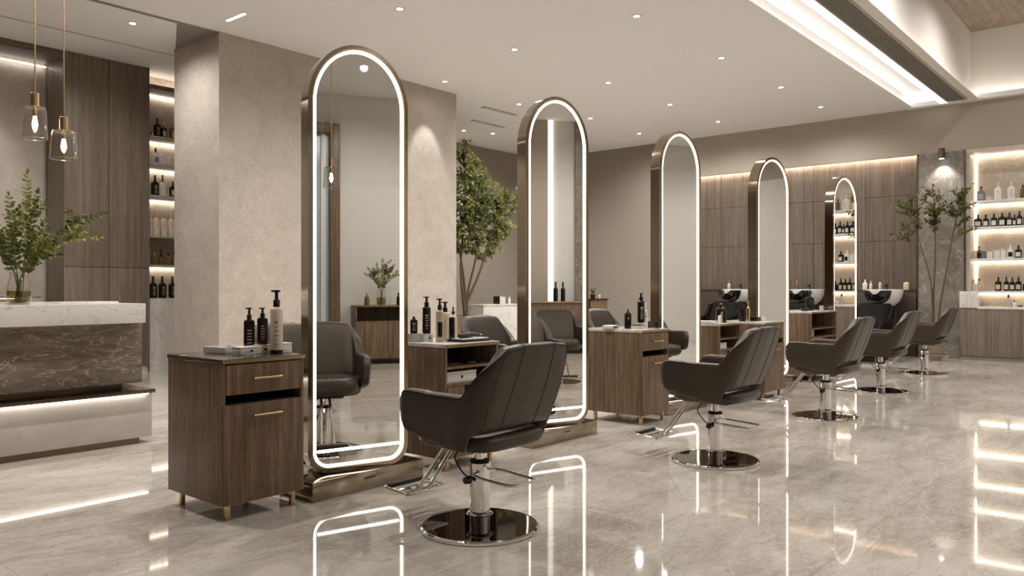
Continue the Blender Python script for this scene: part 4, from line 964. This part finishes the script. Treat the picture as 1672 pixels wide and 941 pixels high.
def backwash(label, y):
    t = thing('backwash_unit', label, 'shampoo chair', (14.2, y, 0), 0, 'shampoo chairs with basins')
    wb = finish('white_basin', bowl_rings(BM(), 0.62, -0.0, 0.86, 1.17, 0.33, 0.30), ceramic, t)
    bb = finish('neck_bowl', bowl_rings(BM(), 0.24, 0.0, 0.93, 1.155, 0.20, 0.215, cut=(0.42, 0.07)), blackceramic, t)
    fa = tube('faucet', smooth_path([(0.72, -0.02, 1.12), (0.72, -0.02, 1.24), (0.70, -0.02, 1.255), (0.62, -0.02, 1.235)], 5), 0.013, black, t)
    tube('lever', [(0.72, -0.02, 1.25), (0.75, -0.02, 1.29)], 0.007, black, fa)
    box('pedestal', 0.42, 0.88, -0.16, 0.16, 0.0, 0.90, plain('basin_pedestal', (0.05, 0.037, 0.028), 0.35), t, 0.02)
    # chair
    def pad(name, secs, mat=black_leather, p_=4.5, par=t):
        bm = BM(); rings = []
        for cx_, cz_, hx, hy, ax in secs:
            pass
        return bm
    def slab(name, path_, half, th, mat, par=t):
        bm = BM(); P = smooth_path([(a, 0, b_) for a, b_ in path_], 6); rings = []
        for i, pnt in enumerate(P):
            d = (P[min(i + 1, len(P) - 1)] - P[max(i - 1, 0)]).normalized(); nn = Vector((-d.z, 0, d.x))
            u = min(i, len(P) - 1 - i); k = min(1, 0.45 + u * 0.22); ring = []
            for q in range(28):
                a = 2 * PI * q / 28; ca, sa = math.cos(a), math.sin(a); pp = 4.0; kk = (abs(ca) ** pp + abs(sa) ** pp) ** (-1 / pp)
                ring.append(pnt + Vector((0, half * (0.9 + 0.1 * k) * kk * ca, 0)) + nn * (th / 2 * k * kk * sa))
            rings.append(ring)
        skin_rings(bm, rings); return finish(name, bm, mat, par, 60)
    slab('backrest', [(-0.22, 0.46), (-0.13, 0.60), (0.0, 0.78), (0.08, 0.93)], 0.27, 0.12, black_leather)
    slab('seat', [(-0.80, 0.44), (-0.72, 0.46), (-0.5, 0.45), (-0.22, 0.43), (-0.14, 0.43)], 0.27, 0.14, black_leather)
    slab('leg_rest', [(-1.0, 0.22), (-0.94, 0.30), (-0.84, 0.42)], 0.24, 0.08, black_leather)
    for sy in (-0.30, 0.30):
        bm = BM(); P = smooth_path([(-0.72, sy, 0.52), (-0.60, sy, 0.60), (-0.3, sy, 0.63), (-0.12, sy, 0.70), (0.02, sy, 0.88)], 6); n = len(P)
        atube(bm, P, [0.035 + 0.012 * math.sin(PI * i / (n - 1)) for i in range(n)], 12); finish('armrest', bm, black_leather, t)
        box('arm_panel', -0.62, -0.06, sy - 0.022, sy + 0.022, 0.14, 0.62, black_leather, t, 0.02)
    box('base_box', -0.62, 0.05, -0.22, 0.22, 0.0, 0.38, blackmatt, t, 0.02)
    for sy in (-0.24, 0.24): tube('front_leg', [(-0.74, sy, 0.0), (-0.70, sy, 0.40)], 0.014, bronze, t)
    return t
backwash('black shampoo chair with white basin, nearest the grey stone pier', 4.05)
backwash('black shampoo chair with white basin, middle of three', 5.40)
backwash('black shampoo chair with white basin, farthest left of three', 6.75)
gc = 'bottles on the basin console'
def cb(y, w, h, lab, **k): bottle(lab + ' on the console behind basins', (15.27, y, 1.1635), w, h, rz=-PI / 2, group=gc, seg=16, **k)
cb(4.50, 0.085, 0.19, 'cream bottle left of the pair', body=cream, cap=white, square=True); cb(4.40, 0.05, 0.17, 'thin cream bottle right of the pair', body=cream, cap=cream, square=True)
cb(4.24, 0.055, 0.19, 'gold bottle', kind='dropper', body=goldprint, cap=brass); cb(3.80, 0.10, 0.17, 'squat amber bottle beside the stone pier', body=goldprint, cap=amber, square=True, capfrac=.85)
cb(5.75, 0.06, 0.18, 'slim amber bottle by the middle basin', body=amber, cap=brass); cb(6.42, 0.06, 0.16, 'grey bottle by the left basin', body=greyblue, square=True); cb(6.60, 0.05, 0.17, 'gold topped flask by the left basin', kind='dropper', body=goldprint, cap=brass); cb(7.15, 0.06, 0.18, 'small gold bottle at the left end', body=goldprint, cap=brass)

# ------------------------------------------------------------------ indoor trees
def indoor_tree(label, loc, stems, clusters, pot, leafL, seedn, density=1.0, potmat=None, sprigs=(), tr0=0.026):
    rnd = random.Random(seedn)
    t = thing('indoor_tree', label, 'tree', loc)
    pr_, ph = pot
    lathe('pot', [(pr_ * 0.78, 0), (pr_ * 0.82, 0.006), (pr_, ph - 0.01), (pr_, ph), (pr_ * 0.9, ph), (pr_ * 0.88, ph - 0.05)], potmat or potm, t)
    lathe('soil', [(pr_ * 0.86, ph - 0.08), (pr_ * 0.87, ph - 0.04), (0.01, ph - 0.035)], soilm, t)
    tops = []
    for st in stems:
        P = smooth_path(st, 7); n = len(P)
        tube('trunk', P, [tr0 * (1 - 0.7 * i / (n - 1)) for i in range(n)], bark, t, 10)
        tops.append(P)
    bmL = BM(); bmD = BM(); bmB = BM()
    for k, tip in enumerate(sprigs):
        tip = Vector(tip); tr = min(tops, key=lambda P: min((p - tip).length for p in P))
        b0 = min(tr[len(tr) // 2:], key=lambda p: (p - tip).length + 0.8 * max(0, p.z - tip.z + 0.25))
        mid = b0 + (tip - b0) * 0.5 + Vector((0, 0, 0.05))
        atube(bmB, smooth_path([b0, mid, tip], 6), 0.005, 6)
        sprig(bmL if k % 2 else bmD, [b0, mid, tip], leafL * 1.3, leafL * .66, 0.3, leafL * .5, rnd, True, 0.3)
        for q in range(3):
            c0 = b0 + (tip - b0) * rnd.uniform(.35, .8) + Vector((0, 0, .03)); c1 = c0 + Vector((rnd.uniform(-.1, .1), rnd.uniform(-.13, .13), rnd.uniform(.06, .16)))
            sprig(bmL if q else bmD, [c0, (c0 + c1) / 2, c1], leafL, leafL * .5, .15, leafL * .45, rnd, True, .3)
    for c_, rad, cnt in clusters:
        c_ = Vector(c_)
        for k in range(int(cnt * density)):
            dv = Vector((rnd.gauss(0, 1), rnd.gauss(0, 1), rnd.gauss(0, 1) * 0.9)); dv.normalize()
            tip = c_ + Vector((dv.x * rad[0], dv.y * rad[1], dv.z * rad[2])) * rnd.uniform(0.55, 1.0)
            tr = min(tops, key=lambda P: min((p - tip).length for p in P[len(P) // 2:]))
            b0 = min(tr[len(tr) // 3:], key=lambda p: (p - tip).length + 0.6 * max(0, p.z - tip.z + 0.1))
            mid = b0 + (tip - b0) * 0.55; mid.z += 0.04
            atube(bmB, smooth_path([b0, mid, tip], 4), 0.0042, 5)
            target = bmL if rnd.random() < 0.35 else bmD
            s0 = max(0.25, 1 - 0.42 / max((tip - b0).length, 0.01))
            sprig(target, [b0, mid, tip], leafL, leafL * 0.5, min(s0, .75), leafL * 0.42, rnd, True, 0.25)
    finish('branches', bmB, bark, t); finish('foliage', bmD, treeleaf, t, flat=True); finish('foliage', bmL, leaflight, t, flat=True)
    return t
# far tree by the column
stems = [[(0, 0, 0.6), (0.0, 0, 1.2), (-0.12, 0.02, 1.9), (-0.3, 0.05, 2.6), (-0.4, 0.1, 3.2)], [(0.05, 0, 0.6), (0.08, 0, 1.1), (0.25, -0.05, 1.8), (0.32, 0.0, 2.4), (0.30, 0.1, 3.0)],
         [(0.06, 0, 0.95), (0.3, -0.1, 1.5), (0.55, -0.12, 2.1), (0.9, -0.1, 2.6)], [(0, 0, .7), (-0.1, 0, 1.6), (0.0, 0, 2.6), (-0.02, 0, 3.45)]]
indoor_tree('tall leafy indoor tree beyond the stucco column, left of the second mirror', (10.45, 10.0, 0), stems,
            [((0.1, 0, 2.75), (0.85, 0.45, 0.60), 120), ((-0.1, 0, 2.2), (0.7, 0.4, 0.42), 55), ((0.65, -0.1, 2.5), (0.68, 0.3, 0.5), 60), ((0.0, 0, 3.35), (0.38, 0.25, 0.45), 30), ((0.5, 0, 1.95), (0.55, 0.3, 0.25), 20), ((1.05, -0.1, 2.9), (0.5, 0.2, 0.3), 14)], (0.34, 0.70), 0.095, 11, 1.55, brass, sprigs=[(-.02, 0, 3.85), (-.2, 0, 3.6), (.12, .05, 3.55), (.35, 0, 3.45), (.55, 0, 3.35), (.75, -.1, 3.15), (1.05, -.1, 3.05), (1.2, -.1, 2.95), (1.15, -.1, 2.6), (1.2, -.1, 2.35), (1.05, -.1, 2.2), (.85, -.1, 1.95), (.6, -.1, 1.8), (-.35, 0, 3.2), (-.5, .1, 2.8), (.2, -.2, 3.3), (.45, -.2, 2.9)], tr0=0.028)
# right tree by the stone pier
stems = [[(0.0, 0.0, 0.3), (0.0, 0.02, 0.9), (-0.02, 0.06, 1.4), (-0.05, 0.20, 1.95), (-0.08, 0.28, 2.4)], [(0.02, 0, 0.3), (0.02, 0.01, 1.0), (0.0, -0.02, 1.7), (0.0, -0.02, 2.4), (0, 0, 2.7)],
         [(0.03, -0.03, 0.3), (0.03, -0.10, 1.0), (0.03, -0.20, 1.6), (0.02, -0.30, 2.2), (0, -0.40, 2.6)]]
indoor_tree('slender indoor tree with three stems before the grey stone pier', (14.62, 3.22, 0), stems,
            [((-0.05, 0.0, 2.42), (0.25, 0.26, 0.24), 26), ((-0.05, -0.32, 2.48), (0.2, 0.18, 0.22), 12), ((-0.05, 0.12, 2.25), (0.22, 0.26, 0.16), 10)], (0.14, 0.28), 0.085, 5, 1.0,
            sprigs=[(0, .66, 2.66), (-.1, .55, 2.50), (0, .69, 2.12), (-.05, .52, 2.24), (0, .38, 2.74), (.05, .22, 2.70), (-.1, .06, 2.80), (.05, -.10, 2.72), (0, -.3, 2.76), (-.1, -.48, 2.76), (0, -.40, 2.62), (-.05, -.58, 2.55), (0, -.5, 2.32), (0, -.62, 2.14), (-.2, .3, 2.5), (-.25, -.15, 2.55)], tr0=0.018)

# ------------------------------------------------------------------ far furniture
t = thing('pedestal_cabinet', 'white stone pedestal counter beside the far indoor tree', 'counter', (12.4, 10.95, 0))
box('body', -0.62, 0.7, -0.2, 0.25, 0, 0.84, whitemarble, t, 0.004); box('counter_top', -0.64, 0.72, -0.22, 0.27, 0.84, 0.868, whitemarble, t, 0.003)
carton('dark card holder with white folders on the white pedestal counter', 12.33, 12.40, 10.86, 10.98, 0.8685, 1.03, black, name='card_holder', lid=False)
for k in range(3): carton('white folder, %s of three on the pedestal counter' % ('left', 'middle', 'right')[k], 12.405 + k * 0.06, 12.455 + k * 0.06, 10.86, 10.98, 0.8685, 1.03 - 0.01 * k, white, name='folder', lid=False, group='white folders')
bottle('slim pink white bottle on the white pedestal counter', (12.75, 10.9, 0.8685), 0.055, 0.17, 'screw', body=white, cap=cream)
t = thing('side_console', 'bronze console right of the second mirror, far back', 'console', (13.85, 9.55, 0))
box('body', -0.3, 0.36, -0.15, 0.25, 0.0, 0.955, walnut, t, 0.004); box('console_top', -0.32, 0.38, -0.17, 0.27, 0.955, 0.978, darkbronze, t, 0.002); box('side_frame', -0.32, -0.3, -0.17, 0.27, 0, 0.955, darkbronze, t, 0)
t = thing('potted_plant', 'small potted plant on the far bronze console', 'plant', (13.80, 9.5, 0.9785))
lathe('pot', [(0.045, 0), (0.055, 0.09), (0.05, 0.09), (0.045, 0.02)], black, t); bm = BM()
for k in range(9):
    a = 2 * PI * k / 9; sprig(bm, [Vector((0, 0, .08)), Vector((.03 * math.cos(a), .03 * math.sin(a), .15)), Vector((.06 * math.cos(a), .06 * math.sin(a), .21))], 0.045, 0.02, 0.2, 0.02, random)
finish('foliage', bm, leafm, t, flat=True)
bottle('tiny gold bottle on the far bronze console', (14.05, 9.5, 0.9785), 0.05, 0.12, 'dropper', body=goldprint, cap=brass)
# furniture on the right wall, seen in the mirrors
t = thing('wall_cabinet', 'walnut cabinet against the pale wall, reflected in the first mirror', 'cabinet', (4.42, -4.2, 0))
box('body', -0.5, -0.48, -0.28, 0.3, 0.09, 0.90, walnut, t); box('side_panel', 0.48, 0.5, -0.28, 0.3, 0.09, 0.90, walnut, t); box('back_panel', -0.48, 0.48, -0.28, -0.26, 0.09, 0.90, walnut, t); box('cabinet_top', -0.51, 0.51, -0.29, 0.31, 0.90, 0.925, walnut, t)
box('shelf_board', -0.48, 0.48, -0.26, 0.29, 0.66, 0.68, walnut, t); box('door', -0.48, 0.0, 0.28, 0.3, 0.09, 0.66, walnut, t); box('door', 0.004, 0.48, 0.28, 0.3, 0.09, 0.66, walnut, t)
for sx in (-.44, .44):
    for sy in (-.24, .26): box('leg', sx - .012, sx + .012, sy - .012, sy + .012, 0, 0.09, brass, t)
vase_of_branches('glass vase of small green branches reflected in the first mirror', (4.35, -4.12, 0.9255), [(0.02, 0.03, 0.72), (0.18, 0.02, 0.6), (-0.2, 0, 0.58), (0.26, 0.05, 0.48), (-0.26, 0.05, 0.50), (0.08, -0.05, 0.62), (-0.08, 0.06, 0.66)], 0.08, 0.30, 0, 0.06, 9)
bottle('amber bottle left of the vase, reflected in the first mirror', (4.12, -4.1, 0.9255), 0.08, 0.2, 'screw', body=amber, cap=brass); bottle('small black bottle right of the vase, reflected in the first mirror', (4.62, -4.08, 0.9255), 0.06, 0.2, 'screw')
t = thing('side_console', 'low walnut console against the right wall, reflected in the second mirror', 'console', (7.3, -4.2, 0))
box('body', -0.8, 0.8, -0.2, 0.2, 0.1, 0.93, walnut, t); box('console_top', -0.82, 0.82, -0.22, 0.22, 0.93, 0.955, brass, t); box('plinth', -0.75, 0.75, -0.18, 0.15, 0, 0.1, blackmatt, t)
bottle('tall black bottle, left of two reflected in the second mirror', (7.42, -4.15, 0.9555), 0.085, 0.36, 'screw'); bottle('tall black bottle, right of two reflected in the second mirror', (7.56, -4.15, 0.9555), 0.085, 0.36, 'screw')

# ------------------------------------------------------------------ world, camera, view
w = bpy.data.worlds.new('World'); scene.world = w; w.use_nodes = True
w.node_tree.nodes['Background'].inputs['Color'].default_value = (0.8, 0.8, 0.8, 1); w.node_tree.nodes['Background'].inputs['Strength'].default_value = 0.03
cam = bpy.data.cameras.new('camera'); co = bpy.data.objects.new('camera', cam); COL.objects.link(co); scene.camera = co
co.location = (0, 0, H); co.rotation_euler = (PI / 2, 0, TH - PI / 2)
cam.sensor_fit = 'HORIZONTAL'; cam.sensor_width = 36; cam.lens = 36 * 1300 / 1672; cam.clip_start = 0.05
scene.view_settings.view_transform = 'Standard'; scene.view_settings.look = 'None'; scene.view_settings.gamma = 1; scene.view_settings.use_curve_mapping = False
scene.view_settings.exposure = 0.0
cy = scene.cycles
cy.max_bounces = 9; cy.diffuse_bounces = 5; cy.glossy_bounces = 6; cy.transmission_bounces = 6; cy.transparent_max_bounces = 16
cy.caustics_reflective = False; cy.caustics_refractive = False; cy.sample_clamp_indirect = 6.0; cy.blur_glossy = 0.3
cy.use_denoising = True
